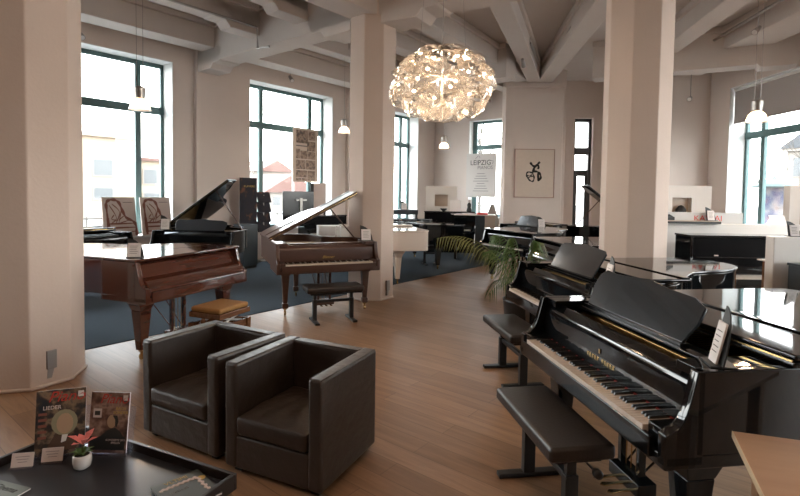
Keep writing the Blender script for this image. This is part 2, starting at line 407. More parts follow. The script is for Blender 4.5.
# back wall, square to the left wall, from the far corner A
A_ = Vector((1.22, 18.38, 0)); BD = Vector((0.781, -0.625, 0))
def Bk(s): return tuple((A_ + BD * s).xy)
TB = wall('wall_back', Bk(-0.6), Bk(4.75), SLAB + 0.1, [(1.5 + .6, 3.0 + .6, 0.95, 4.28)])
window(TB, 2.1, 3.6, 0.95, 4.28, [2.2 + .02], [3.36], mat=M['frame'], depth=0.25)
e1 = Bk(4.75)
TD = wall('wall_entrance', e1, (6.95, 15.4), SLAB + 0.1, [(0.45, 1.02, 0.0, 4.12), (1.30, 1.85, 0.5, 4.15)])
wroot = window(TD, 1.30, 1.85, 0.5, 4.15, [], [3.1], depth=0.15)
# tall glazed entrance door with fanlight
dr = bpy.data.objects.new('door_1', None); COL.objects.link(dr); struct(dr)
mb = MB(); mb.box(0.45, 0.53, .15, .25, 0, 4.12, TD); mb.box(0.94, 1.02, .15, .25, 0, 4.12, TD); mb.box(0.45, 1.02, .15, .25, 4.02, 4.12, TD); mb.box(0.45, 1.02, .14, .25, 3.0, 3.22, TD)
mb.build('door_frame', M['doorframe'], dr, bevel=.005)
mb = MB(); mb.box(0.53, 0.62, .17, .22, 0.02, 2.45, TD); mb.box(0.86, 0.94, .17, .22, 0.02, 2.45, TD); mb.box(0.62, 0.86, .17, .22, 2.33, 2.45, TD); mb.box(0.62, 0.86, .17, .22, 0.02, 0.35, TD); mb.box(.53, .94, .17, .22, 2.45, 2.52, TD)
mb.build('door_leaf', M['doorframe'], dr, bevel=.004)
MB().box(.62, .86, .19, .20, .35, 2.33, TD).build('pane', M['glass'], dr); MB().box(.53, .94, .19, .20, 2.52, 3.0, TD).build('pane', M['glass'], dr); MB().box(.53, .94, .19, .20, 3.22, 4.02, TD).build('pane', M['glass'], dr)
MB().tube([TD @ Vector((.60, .14, .9)), TD @ Vector((.60, .14, 1.4))], .014).build('door_handle', M['chrome'], dr, smooth=True)
wall('wall_return', (6.45, 15.5), (6.45, 13.05), SLAB + 0.1, [], thick=0.4)
wall('wall_niche', (6.3, 12.75), (7.9, 12.75), SLAB + 0.1, [], thick=0.3)
RX = 7.9
TR = wall('wall_right', (RX, 12.75), (RX, -4.5), SLAB + 0.1, [(0.75, 2.95, 0.8, 4.35), (6.0, 9.5, 0.8, 4.35), (11.5, 15.0, 0.8, 4.35)])
window(TR, 0.75, 2.95, 0.8, 4.35, [1.35], [3.2])
window(TR, 6.0, 9.5, 0.8, 4.35, [7.7], [3.2])
window(TR, 11.5, 15.0, 0.8, 4.35, [13.2], [3.2])
# grey roller blind in the right window
bl = thing('roller_blind', 'grey roller blind half drawn in the tall window of the right wall', 'blind', tuple(TR @ Vector((0.75, 0, 0))))
inv = Matrix.Translation(-Vector(bl.location))
MB().box(.78, 2.93, .10, .106, 3.52, 4.27, inv @ TR).build('blind_fabric', M['blind'], bl)
MB().tube([inv @ TR @ Vector((.78, .11, 4.29)), inv @ TR @ Vector((2.93, .11, 4.29))], .04).build('roller', M['reveal'], bl, smooth=True)
MB().box(.78, 2.93, .092, .114, 3.49, 3.53, inv @ TR).build('bottom_bar', M['steel'], bl)

# ceiling slab and beams
struct(MB().prism(PLAN, SLAB, SLAB + 0.25).build('ceiling', M['ceiling']))
BN = [0]
def beam(p, q, w, z0, step=True, z1=SLAB):
    BN[0] += 1
    p = Vector((*p, 0)); q = Vector((*q, 0)); L = (q - p).length; u = (q - p).normalized(); n = Vector((-u.y, u.x, 0))
    T = Matrix(((u.x, n.x, 0, p.x), (u.y, n.y, 0, p.y), (0, 0, 1, 0), (0, 0, 0, 1)))
    mb = MB().box(0, L, -w / 2, w / 2, z0, z1, T)
    if step:
        mb.box(0, L, -w / 2 - 0.06, w / 2 + 0.06, z1 - 0.12, z1, T)
    o = mb.build('ceiling_beam_%d' % BN[0], M['ceiling'], bevel=0.02); struct(o); return T, L
def haunch(p, ang, w, z0):
    """stepped bracket below a beam at a column"""
    BN[0] += 1
    u = Vector((math.cos(ang), math.sin(ang), 0)); n = Vector((-u.y, u.x, 0))
    T = Matrix(((u.x, n.x, 0, p[0]), (u.y, n.y, 0, p[1]), (0, 0, 1, 0), (0, 0, 0, 1)))
    mb = MB().prism([(0, z0 + .3), (0, z0 - 0.14), (0.62, z0 - 0.14), (0.72, z0 - 0.03), (0.95, z0 - 0.03), (1.03, z0 + .05), (1.03, z0 + .3)], -w / 2, w / 2, T, 'y')
    struct(mb.build('ceiling_beam_%d' % BN[0], M['ceiling'], bevel=0.015))
Cc, Lc, Rc, Pc = (-0.475, 8.10), (-3.315, 4.40), (2.885, 6.12), (3.75, 14.2)
gz = 4.46
for t in (-3.3, 1.37, 6.03, 10.9):
    beam(Wp(10.5, t), Wp(5.4, t), 0.5, gz, )
beam(Wp(5.4, -7), Wp(5.4, 6.03), 0.5, gz)
for n in (6.9, 8.3, 9.95):
    for (ta, tb) in ((-3.05, 1.12), (1.62, 5.78), (6.28, 10.65), (11.15, 15.0)):
        beam(Wp(n, ta), Wp(n, tb), 0.34 if n < 9 else 0.5, 4.82 if n < 9 else 4.72)
        if ta in (1.62, 6.28) and n < 9:
            haunch(Wp(n, tb), WA + PI, 0.34, 4.82)
beam(Cc, Rc, 0.5, gz)
haunch((Cc[0] + .3 * .865, Cc[1] - .3 * .502), math.atan2(Rc[1] - Cc[1], Rc[0] - Cc[0]), 0.5, gz)
haunch(Wp(5.4 + .3, 6.03), WA + PI / 2, 0.5, gz)
haunch(Wp(10.5 - .0, 6.03), WA - PI / 2, 0.5, gz)
beam((3.3, 13.75), (-0.15, 8.55), 0.4, 4.82)
beam((3.65, 13.75), (1.25, 7.35), 0.36, 4.82)
beam((3.95, 13.75), (3.1, 6.55), 0.4, 4.82)
beam((5.95, 12.3), (5.0, 6.0), 0.42, 4.82)
beam((7.2, 12.7), (6.6, 2.0), 0.8, 4.8)
beam((4.5, 11.75), (7.95, 10.0), 0.45, 4.42)
haunch((7.9, 10.02), math.atan2(1.75, -3.45), .45, 4.5)
beam(Rc, (7.9, 2.9), 0.5, gz)
beam(Rc, (2.4, -2), 0.45, gz)
beam(Lc, (2.97, 0.0), 0.5, 4.55)

# unseen wall behind the viewer, coloured dark to weaken its reflection in the pianos
TF = wall('wall_front', (-13.7, -4.5), (8.4, -4.5), SLAB + 0.1, [], thick=0.4) if False else wall('wall_front', (8.4, -4.5), (-13.7, -4.5), SLAB + 0.1, [], thick=.4, mat=M['darkwall'])
wall('wall_side', (-13.6, -4.5), (-13.6, .8), SLAB + .1, [], thick=.3, mat=M['darkwall'])
for i, (x, y) in enumerate(((-2.6, 0.6), (0.2, 0.9), (2.6, 1.4), (-5.6, 2.2), (0.4, -1.8), (3.6, -1.5), (5.8, 5.0))):  # added lamps, out of view, giving warm fill to the near surfaces
    dl = thing('fill_lamp', 'added round warm fill lamp, unseen, on the ceiling around the viewer', 'added fill lamp', (x, y, SLAB - .05), 0, 'added warm fill lamps')
    MB().lathe([(.20, 0), (.22, .01), (.22, .05)], n=28).build('housing', M['reveal'], dl); MB().lathe([(.001, -.004), (.19, -.004), (.19, 0)], n=28, cap=False).build('diffuser', pmat('fill_diffuser', (1, 1, 1), .5, emit=(1, .72, .48), estr=2.0), dl)
    l = bpy.data.lights.new('fill_lamp_light', 'AREA'); l.shape = 'DISK'; l.size = .38; l.energy = FILL; l.color = (1, .66, .44)
    lo = bpy.data.objects.new('fill_lamp_light', l); COL.objects.link(lo); lo.location = (x, y, SLAB - .062)
# columns
def column(name, c, ang, apo=0.36, mat=None, top=SLAB):
    R = apo / math.cos(PI / 8)
    poly = [(c[0] + R * math.cos(ang + PI / 8 + k * PI / 4), c[1] + R * math.sin(ang + PI / 8 + k * PI / 4)) for k in range(8)]
    o = MB().prism(poly, 0, top).build(name, M['column'], bevel=0.012); struct(o)
    R2 = (apo + .015) / math.cos(PI / 8)
    poly = [(c[0] + R2 * math.cos(ang + PI / 8 + k * PI / 4), c[1] + R2 * math.sin(ang + PI / 8 + k * PI / 4)) for k in range(8)]
    struct(MB().prism(poly, 0, 0.03).build('trim_' + name.split('_')[1], M['column'], bevel=0.01))
rad = math.radians
column('wall_1_column', Cc, rad(-84)); column('wall_2_column', Lc, rad(-31), apo=.385); column('wall_3_column', Rc, rad(-100.6), apo=0.358)
# broad pier with the calligraphy picture, with slim side returns
struct(MB().box(2.93, 4.55, 14.0, 14.5, 0, SLAB).build('wall_pier', M['wall'], bevel=.015))
struct(MB().box(4.55, 4.66, 14.1, 14.5, 0, SLAB).build('trim_1', M['wall'], bevel=.01))
struct(MB().box(2.88, 4.60, 13.93, 14.0, 4.72, 4.86).build('trim_2', M['wall'], bevel=.02))
# wall piers beside the left windows
struct(MB().box(0, 1.05, -0.12, 0, 0, SLAB, Matrix.Translation(W(10.5, 5.75)) @ Matrix.Rotation(WA, 4, 'Z')).build('trim_3', M['wall']))
struct(MB().box(0, 1.1, -0.10, 0, 0, SLAB, Matrix.Translation(W(10.5, 10.5)) @ Matrix.Rotation(WA, 4, 'Z')).build('trim_4', M['wall']))
# ---------------------------------------------------------------- grand piano
def grand_outline(Wd, L, yf):
    """ccw from bass front corner"""
    pts = [(0.0, yf), (Wd, yf), (Wd, 0.62)]
    pts += bez((Wd, 0.62), (Wd, 1.12), (Wd * .66, L * .52), (Wd * .62, L * .74), 12)
    pts += bez((Wd * .62, L * .74), (Wd * .58, L * .98), (Wd * .36, L), (Wd * .26, L), 8)
    pts += [(0.14, L)] + bez((0.14, L), (0.04, L), (0, L - .05), (0, L - .14), 4)
    return pts

def cut_poly(poly, y, above):
    """clip polygon by horizontal line"""
    out = []; n = len(poly)
    ins = (lambda p: p[1] >= y) if above else (lambda p: p[1] <= y)
    for i in range(n):
        a, b = poly[i], poly[(i + 1) % n]
        if ins(a): out.append(a)
        if ins(a) != ins(b):
            t = (y - a[1]) / (b[1] - a[1]); out.append((a[0] + (b[0] - a[0]) * t, y))
    return out

def grand(label, loc, u, L=2.1, Wd=1.485, mat='black', lid='fold', theta=32, fall='open', desk=True, legs='square', keys='simple', name='grand_piano', cat='grand piano', interior=True, deskup=0.26, logo=None, group=None, deskdx=0.0, deskkind='plain', stick=True, lyre=True):
    Mt = M[mat]
    root = thing(name, label, cat, (loc[0], loc[1], 0), math.atan2(u[1], u[0]), group)
    yf = 0.135
    out = grand_outline(Wd, L, yf)
    inn = offset(out, 0.05)
    # rim: sides and tail (open at the front)
    o1 = out[1:] + [out[0]]; i1 = inn[1:] + [inn[0]]
    i1[0] = (Wd - .05, yf); i1[-1] = (.05, yf)
    MB().ringwall(o1, i1, 0.655, 1.0, closed=False).build('rim', Mt, root, bevel=0.006)
    # soundboard / gold plate
    inn2 = cut_poly(inn, 0.36, True)
    MB().prism(inn, 0.66, 0.69).build('bottom_board', Mt, root)
    if interior:
        MB().prism(offset(inn2, .004), 0.86, 0.885).build('iron_plate', M['gold'], root)
        s = MB()
        for i in range(34):
            x0 = 0.10 + i * (Wd - 0.2) / 34
            yend = L - 0.25 if x0 < Wd * .4 else (L - .25) * (1 - 0.62 * ((x0 / Wd - .4) / .6) ** .8)
            s.tube([(x0, 0.45, .905), (x0 * .82 + .05, max(.62, yend), .905)], .0016, 4)
        s.build('strings', M['brass'], root)
        MB().box(.06, Wd - .06, .37, .44, .885, .93).build('pin_block', M['gold'], root, bevel=.008)
    # arms
    prof = [(0.0, .615), (0.0, .745), (0.03, .762)] + bez((0.03, .762), (.09, .775), (.10, .86), (.125, .955), 8) + [(.135, 1.0), (.17, 1.0), (.17, .615)]
    for x0, x1 in ((0, .05), (Wd - .05, Wd)):
        MB().prism(prof, x0, x1, None, 'x').build('arm', Mt, root, bevel=0.006)
    kx0 = (Wd - 1.225) / 2
    for x0, x1 in ((.05, kx0), (Wd - kx0, Wd - .05)):
        MB().box(x0, x1, 0.012, .16, .68, .755).build('key_block', Mt, root, bevel=0.005)
    MB().box(0, Wd, -.0, .62, .60, .66).build('keybed', Mt, root, bevel=0.008)
    MB().box(kx0 - .05, Wd - kx0 + .05, -.018, .008, .62, .712).build('key_slip', Mt, root, bevel=0.006)
    if fall == 'open':
        if keys == 'full':
            kw = 1.225 / 52
            proto = None
            for i in range(52):
                x = kx0 + i * kw
                if proto is None:
                    proto = MB().box(0.0006, kw - .0006, -0.012, .15, .70, .735).build('white_key', M['ivory'], root, bevel=.0015, seg=1); o = proto
                else:
                    o = proto.copy(); COL.objects.link(o); o.parent = root
                o.location = (x, 0, 0)
            pb = None; pat = {0, 2, 3, 5, 6}  # sharps after these white notes counted from A
            for i in range(51):
                if i % 7 in (0, 2, 3, 5, 6):
                    x = kx0 + (i + 1) * kw
                    if pb is None:
                        pb = MB().prism([(.045, .733), (.052, .747), (.15, .749), (.15, .733)], -.0055, .0055, None, 'x').build('black_key', M['ebony'], root, bevel=.0015, seg=1); o = pb
                    else:
                        o = pb.copy(); COL.objects.link(o); o.parent = root
                    o.location = (x, 0, 0)
            MB().box(kx0, kx0 + 1.225, .146, .152, .733, .742).build('felt_strip', M['red'], root)
        else:
            kw = 1.225 / 52; m = MB()
            for i in range(52): m.box(kx0 + i * kw + .0008, kx0 + (i + 1) * kw - .0008, -.012, .15, .70, .735)
            m.build('white_keys', M['ivory'], root)
            m = MB()
            for i in range(51):
                if i % 7 in (0, 2, 3, 5, 6): m.box(kx0 + (i + 1) * kw - .0055, kx0 + (i + 1) * kw + .0055, .048, .15, .733, .748)
            m.build('black_keys', M['ebony'], root)
        # fallboard standing up behind the keys, nameboard
        MB().prism([(.150, .742), (.185, .742), (.190, .93), (.235, .955), (.22, .968), (.165, .935), (.150, .90)], .052, Wd - .052, None, 'x').build('fallboard', Mt, root, bevel=.005)
        if logo:
            T = face_T((Wd / 2, .1485, .80), (1, 0, 0), (0, 0, 1))
            if logo == 'marks':
                m = MB(); x = -.125
                for w in range(2):
                    for i in range(5):
                        m.box(x, x + .012, -.012, .012, .002, .003, T); m.box(x, x + .02, -.012 if i % 2 else .008, -.008 if i % 2 else .012, .002, .003, T); x += .026
                    x += .02
                m.box(-.008, .008, .035, .06, .002, .003, T)
                m.build('maker_lettering', M['brass'], root)
            else:
                text_mesh('maker_lettering', logo, .055, M['goldink'], Matrix.Translation((0, -.012, 0)) @ T, root, shear=.5)
    else:
        MB().prism([(.0, .712), (.01, .742), (.06, .80), (.10, .822), (.145, .838), (.185, .95), (.215, .975), (.24, .975), (.24, .712)], .052, Wd - .052, None, 'x').build('fallboard', Mt, root, bevel=.008)
    DY = .39
    if interior:
        for x0, x1 in ((.05, .17), (Wd - .17, Wd - .05)): MB().box(x0, x1, .165, .52, .955, .999).build('corner_block', Mt, root, bevel=.004)
    # desk shelf
    if interior:
        MB().box(.055, Wd - .055, .33, .45, .955, .975).build('desk_shelf', Mt, root, bevel=.004)
    # lid
    yh = 0.56
    lo = [(-.012, yf - .01), (Wd + .012, yf - .01)] + offset(out, -0.012)[2:]
    main = cut_poly(lo, yh, True); th = .026
    Topen = Matrix.Identity(4)
    if lid == 'open':
        Topen = Matrix.Translation((0, 0, 1.002)) @ Matrix.Rotation(-rad(theta), 4, 'Y') @ Matrix.Translation((0, 0, -1.002))
    MB().prism(main, 1.002, 1.002 + th).apply(Topen).build('lid', Mt, root, bevel=.008)
    if lid == 'closed':
        MB().prism(cut_poly(lo, yh - .003, False), 1.002, 1.002 + th).build('front_flap', Mt, root, bevel=.008)
    else:
        flap = [(-.012, yh + .005), (Wd + .012, yh + .005), (Wd + .012, yh + .40), (Wd - .02, yh + .43), (.02, yh + .43), (-.012, yh + .40)]
        MB().prism(flap, 1.031, 1.031 + th).apply(Topen).build('front_flap', Mt, root, bevel=.008)
        MB().box(0.0, Wd, yh - .003, yh + .003, 1.026, 1.034, Topen).build('lid_hinge', M['brass'], root)
        MB().box(0.0, Wd, yh + .34, yh + .40, 1.057, 1.066, Topen).build('flap_moulding', Mt, root, bevel=.004)
    if lid == 'open' and stick:
        c = rad(theta); xs = 1.05
        top = Vector((xs * math.cos(c), .95, 1.0 + xs * math.sin(c)))
        MB().tube([(Wd - .08, .80, .93), tuple(top)], .011, 8).build('lid_prop', Mt if mat != 'black' else M['walnut'], root)
    # music desk
    if desk:
        dw = .88 if deskkind == 'curved' else .80
        x0 = (Wd - dw) / 2 + deskdx; h = deskup
        if deskkind == 'curved':
            pl = [(0, 0), (dw, 0), (dw + .035, h * .45), (dw + .03, h * .78), (dw - .06, h * .93), (dw * .7, h * .96), (dw * .5, h * 1.06), (dw * .3, h * .98), (.12, h * .96), (.02, h * 1.0), (-.035, h * .84), (-.035, h * .5)]
        else:
            pl = [(0, 0), (dw, 0), (dw + .01, h * .8), (dw - .03, h * .9), (dw * .5, h), (.03, h * .9), (-.01, h * .8)]
        T = Matrix.Translation((x0, DY, .985)) @ Matrix.Rotation(-rad(29 if deskkind == 'curved' else 30), 4, 'X')
        MB().prism(pl, -.008, .008, T, 'y').build('music_desk', M['desk'] if mat == 'black' else Mt, root, bevel=.004)
        MB().box(x0 - .02, x0 + dw + .02, DY - .03, DY + .02, .976, .99).build('desk_ledge', Mt, root, bevel=.003)
    # legs
    for (x, y) in ((.15, .24), (Wd - .15, .24), (Wd * .36, L - .34)):
        m = MB()
        if legs == 'square': m.taper(x, y, .075, .075, .55, .62); m.taper(x, y, .042, .06, .10, .55)
        elif legs == 'flare':
            m.taper(x, y, .085, .135, .565, .655); m.taper(x, y, .065, .085, .50, .565); m.taper(x, y, .038, .065, .10, .50)
        elif legs == 'slim': m.taper(x, y, .065, .065, .56, .62); m.taper(x, y, .028, .052, .17, .56); m.taper(x, y, .04, .04, .10, .17)
        lg = m.build('leg', Mt, root, bevel=.006)
        c = MB(); c.lathe([(.014, .04), (.014, .075), (.03, .085), (.03, .10)], (x, y, 0), 12)
        c.tube([(x - .012, y, .03), (x + .012, y, .03)], .03, 14); c.build('caster', M['brass'], lg, smooth=False)
    # lyre with pedals
    if lyre:
        lx = Wd / 2; ly = .36
        m = MB()
        for s in (-1, 1): m.box(lx + s * .085 - .016, lx + s * .085 + .016, ly - .02, ly + .02, .16, .60)
        m.box(lx - .17, lx + .17, ly - .03, ly + .08, .56, .60)
        m.tube([(lx - .07, ly + .02, .18), (lx - .11, ly + .45, .60)], .007, 6); m.tube([(lx + .07, ly + .02, .18), (lx + .11, ly + .45, .60)], .007, 6)
        ly_o = m.build('lyre', Mt, root, bevel=.004)
        MB().box(lx - .14, lx + .14, ly - .05, ly + .06, .085, .16).build('pedal_box', Mt, ly_o, bevel=.006)
        for k in (-1, 0, 1):
            MB().prism([(-.012, 0), (.012, 0), (.010, .05), (.018, .115), (0, .135), (-.018, .115), (-.010, .05)], .062, .070, Matrix.Translation((lx + k * .07, ly - .05, .03)) @ Matrix.Rotation(PI, 4, 'Z')).build('pedal', M['brass'], ly_o, bevel=.002)
            MB().tube([(lx + k * .045, ly, .16), (lx + k * .045, ly, .57)], .004, 6).build('pedal_rod', M['brass'], ly_o)
    return root

def L2W(loc, u, p):
    v = (-u[1], u[0])
    return (loc[0] + u[0] * p[0] + v[0] * p[1], loc[1] + u[1] * p[0] + v[1] * p[1], p[2])

def unit(x, y): l = math.hypot(x, y); return (x / l, y / l)

# ---------------------------------------------------------------- price card holder (stands on pianos)
def card_stand(label, loc, rz, h=.19, w=.13, group=None):
    r = thing('price_card_holder', label, 'card holder', loc, rz, group)
    MB().box(-w / 2, w / 2, -.004, .004, 0, h * .80, Matrix.Rotation(-rad(12), 4, 'X')).build('card', M['paper'], r)
    m = MB()
    for i in range(5): m.box(-w * .34, w * (.30 - .06 * (i % 3)), -.0055, -.0045, h * (.62 - i * .1), h * (.62 - i * .1) + .004, Matrix.Rotation(-rad(12), 4, 'X'))
    m.build('printed_lines', M['inkgrey'], r)
    pl = [(-w / 2 - .012, 0), (w / 2 + .03, 0)] + bez((w / 2 + .03, 0), (w / 2 + .03, h * .6), (w * .1, h * 1.05), (-w / 2 - .012, h * 1.08), 10)
    T = Matrix.Translation((0, .014, .0)) @ Matrix.Rotation(-rad(12), 4, 'X')
    MB().prism(pl, 0, .006, T, 'y').build('back_plate', M['blackmat'], r)
    MB().box(-w / 2 - .012, w / 2 + .03, -.03, .07, 0, .006).build('foot', M['blackmat'], r)
    return r

# ---------------------------------------------------------------- adjustable piano bench
def bench(label, c, rz, Lb=.76, Wb=.34, H=.5, group='adjustable black piano benches'):
    r = thing('piano_bench', label, 'piano bench', (c[0], c[1], 0), rz, group)
    s = MB(); s.box(-Lb / 2, Lb / 2, -Wb / 2, Wb / 2, H - .075, H); s.build('seat', M['benchpad'], r, bevel=.022, seg=4)
    MB().box(-Lb / 2 + .05, Lb / 2 - .05, -Wb / 2 + .05, Wb / 2 - .05, H - .10, H - .07).build('seat_frame', M['benchmetal'], r)
    for sx in (-1, 1):
        x = sx * (Lb / 2 - .13)
        m = MB().box(x - .025, x + .025, -.035, .035, .02, .30); m.box(x - .018, x + .018, -.026, .026, .30, H - .09)
        lg = m.build('leg', M['benchmetal'], r, bevel=.004)
        MB().box(x - .03, x + .03, -.19, .19, 0, .028).build('foot_bar', M['benchmetal'], lg, bevel=.006)
    MB().box(-(Lb / 2 - .15), Lb / 2 - .15, -.02, .02, .255, .29).build('cross_bar', M['benchmetal'], r, bevel=.003)
    MB().tube([(-(Lb / 2 - .16), .05, H - .14), (Lb / 2 - .16, .11, H - .15)], .007, 8).build('height_lever', M['benchmetal'], r)
    MB().lathe([(.006, -.02), (.02, -.018), (.024, 0), (.02, .018), (.006, .02)], (0, 0, 0), 12).apply(Matrix.Translation((Lb / 2 + .02, .06, H - .12)) @ Matrix.Rotation(PI / 2, 4, 'Y')).build('knob', M['benchmetal'], r, smooth=True)
    MB().tube([(Lb / 2 - .16, .06, H - .12), (Lb / 2 + .01, .06, H - .12)], .006, 8).build('knob_shaft', M['steel'], r)
    return r

# ---------------------------------------------------------------- upright piano
def upright(label, loc, rz, Wd=1.5, H=1.2, D=.6, mat='black', group=None, lidboard=True):
    """front faces local -y; origin front-left bottom of the case"""
    Mt = M[mat]; r = thing('upright_piano', label, 'upright piano', (loc[0], loc[1], 0), rz, group)
    cd = D - .25
    for x0, x1 in ((0, .035), (Wd - .035, Wd)):
        MB().box(x0, x1, .25, D, 0, H - .02).build('side_panel', Mt, r, bevel=.004)
    MB().box(.035, Wd - .035, .27, .30, .80, H - .03).build('upper_panel', M['satin'] if mat == 'black' else Mt, r, bevel=.004)
    MB().box(.035, Wd - .035, .32, .35, .08, .60).build('lower_panel', Mt, r, bevel=.004)
    MB().box(.035, Wd - .035, D - .04, D - .01, .05, H - .03).build('back_panel', M['blackmat'], r)
    MB().box(-.012, Wd + .012, .235, D + .005, H - .02, H + .005).build('top_lid', Mt, r, bevel=.005)
    MB().box(.0, Wd, 0, .27, .58, .66).build('keybed', Mt, r, bevel=.006)
    for x0, x1 in ((0, .05), (Wd - .05, Wd)):
        MB().prism([(.0, .66), (.02, .74), (.12, .77), (.2, .86), (.26, .88), (.26, .66)], x0, x1, None, 'x').build('arm', Mt, r, bevel=.005)
    MB().box(.13, Wd - .13, .02, .17, .66, .695).build('white_keys', M['ivory'], r)
    MB().prism([(.17, .66), (.17, .72), (.22, .80), (.25, .80), (.25, .66)], .05, Wd - .05, None, 'x').build('fallboard', Mt, r, bevel=.004)
    for x in (.35, Wd - .35): MB().box(x - .03, x + .03, .255, .27, .925, .945).build('desk_clip', M['chrome'], r)
    MB().box(.05, Wd - .05, .245, .27, .905, .92).build('music_ledge', Mt, r)
    for x in (.05, Wd - .05):
        MB().taper(x, .05, .022, .032, .03, .58).build('leg', Mt, r, bevel=.004)
    MB().box(0, Wd, .25, D, 0, .08).build('plinth', Mt, r, bevel=.004)
    for k in (-1, 0, 1): MB().box(Wd / 2 + k * .08 - .015, Wd / 2 + k * .08 + .015, .20, .32, .05, .06).build('pedal', M['brass'], r)
    return r
# ---------------------------------------------------------------- the pianos
# near black grand on the right
uN = (math.sin(PI/2 - 1.4235), -math.cos(PI/2 - 1.4235)); uN = (math.cos(1.4235), -math.sin(1.4235))
N0 = (0.873 - .13 * uN[0], 3.27 - .13 * uN[1])
grand('nearest glossy black grand piano at the right, keys bared and curved music desk raised', N0, uN, L=2.1, lid='fold', keys='full', logo='marks', deskkind='curved', deskdx=-.11, deskup=.255, legs='flare')
card_stand('black card holder standing on the right front corner of the nearest black grand', L2W(N0, uN, (1.385, .28, 1.0)), math.atan2(uN[1], uN[0]) - .38, h=.225, w=.08)
# second black grand behind it
uJ = unit(.15, -.989); J0 = (1.135, 5.215)
grand('black grand piano directly behind the nearest one, with brown-reflecting music desk raised and greenish sheen', J0, uJ, L=2.2, lid='fold', keys='simple', deskdx=-.11, deskup=.30, logo=None, legs='square')
card_stand('card holder at the right of the raised music desk on the second black grand', L2W(J0, uJ, (1.385, .30, 1.0)), math.atan2(uJ[1], uJ[0]) - .25, h=.21)
# third in the right-hand row
uK = unit(.43, -.90); K0 = (1.60, 9.98)
grand('black grand piano beyond the palm with tan-reflecting closed lid and keys showing', K0, uK, L=1.75, lid='closed', desk=False, interior=False)
M0 = (2.06, 8.04); uM = unit(.10, -.995)
grand('closed black grand piano between the palm and the right octagonal column', M0, uM, L=1.32, lid='closed', desk=False, fall='closed', interior=False, Wd=1.42)
K2 = (2.35, 12.15); uK2 = unit(.35, -.937)
grand('distant black grand piano below the calligraphy picture, music desk tilted and catching the light', K2, uK2, L=1.5, lid='fold', deskup=.28)
card_stand('white card holder on the distant grand below the calligraphy picture', L2W(K2, uK2, (1.39, .34, 1.0)), 0.0, h=.22, w=.14)
uL = unit(-1, .03); L0 = (5.52, 12.42)
grand('far black grand piano with lid raised high beside the right octagonal column', L0, uL, L=1.5, lid='open', theta=38, fall='closed', desk=False, lyre=False)
# mahogany grand at the left with closed lid
uD = unit(.375, .927); D0 = (-2.405, 4.665)
grand('glossy red-brown mahogany grand piano with lid and fallboard shut, beside the left column', D0, uD, L=2.1, mat='mahog', lid='closed', fall='closed', desk=False, interior=False, legs='flare', Wd=1.45)
card_stand('card holder standing on the mahogany grand lid beside the left column', (-2.62, 4.85, 1.03), .15, h=.18, w=.12)
# walnut open grand in the middle
uC = (math.cos(.3978), math.sin(.3978)); C0 = (-1.5094 - .11 * uC[0], 6.5124 - .11 * uC[1])
grand('walnut brown grand piano with lid propped up in front of the middle column', C0, uC, L=1.75, Wd=1.45, mat='walnut', lid='open', theta=27.5, desk=False, legs='slim', logo='Blanner')
card_stand('card holder on the right front corner of the walnut grand piano', L2W(C0, uC, (1.34, .30, 1.0)), .3, h=.21, w=.14)
# black open grand by the windows
uE = unit(1, -.06); E0 = (-4.33, 8.46)
grand('black grand piano with fully raised lid before the white wall between the left windows', E0, uE, L=1.95, Wd=1.47, lid='open', theta=36, deskup=.22, legs='square', deskkind='curved')
card_stand('card holder on the left corner of the raised-lid black grand', tuple(L2W(E0, uE, (.12, .34, 1.0))), .2, h=.24, w=.14)
# black grand cut by the left column
uF = unit(.42, .907); F0 = (-4.95, 6.9)
Fg = grand('black grand piano partly hidden by the left column, below the two leaning posters', F0, uF, L=1.8, Wd=1.42, lid='fold', desk=False, fall='open')
card_stand('card holder on the black grand below the leaning posters', (-5.12, 7.75, 1.068), .1, h=.24, w=.13)
lt = thing('music_rest', 'black openwork music rest standing up on the half-hidden black grand', 'music rest', (-5.35, 7.55, 1.062), .5)
m = MB()
for i in range(5): m.tube([(-.2 + i * .1, 0, 0), (-.2 + i * .1, .08, .26)], .007, 6)
m.tube([(-.2, 0, 0.005), (.2, 0, 0.005)], .009, 6); m.tube([(-.2, .08, .26), (.2, .08, .26)], .009, 6); m.tube([(-.2, .04, .13), (.2, .04, .13)], .006, 6)
m.build('lattice', M['blackmat'], lt); MB().box(-.2, .2, -.03, .03, 0, .01).build('ledge', M['blackmat'], lt)
# cream grand and black grand, tails towards the viewer
vG = unit(.27, -.963); uG = (vG[1], -vG[0]); G0 = (.56 - vG[0] * 2.1, 9.05 - vG[1] * 2.1)
grand('cream-white grand piano with its tail turned to the aisle right of the middle column', G0, uG, L=2.1, Wd=1.45, mat='whitepiano', lid='fold', desk=False, legs='flare', interior=False)
vH = unit(.38, -.925); uH = (vH[1], -vH[0]); H0 = (1.48 - vH[0] * 2.7, 11.0 - vH[1] * 2.7)
grand('long black grand piano with tail towards the aisle, behind the cream-white one', H0, uH, L=2.7, Wd=1.45, mat='black', lid='fold', desk=False, legs='flare', interior=False)

# benches
bc = lambda o, u, a, b: L2W(o, u, (a, b, 0))[:2]
bN = (0.62 + uN[0] * .38 + .165 * .989, 3.04 + uN[1] * .38 + .165 * .147)
bench('black leather piano bench nearest the viewer, in front of the nearest grand', bN, math.atan2(uN[1], uN[0]), .77, .34, .5)
bJ = (0.85 + uJ[0] * .38 + .165 * .989, 4.92 + uJ[1] * .38 + .165 * .15)
bench('black piano bench of the second black grand, half hidden by the nearest grand', bJ, math.atan2(uJ[1], uJ[0]), .77, .34, .5)
bench('black piano bench in front of the walnut grand with raised lid', (-.87, 6.50), .3978, .76, .34, .48)
bench('black bench on the carpet behind the cream-white grand', (.75, 11.9), .2, .55, .34, .46)

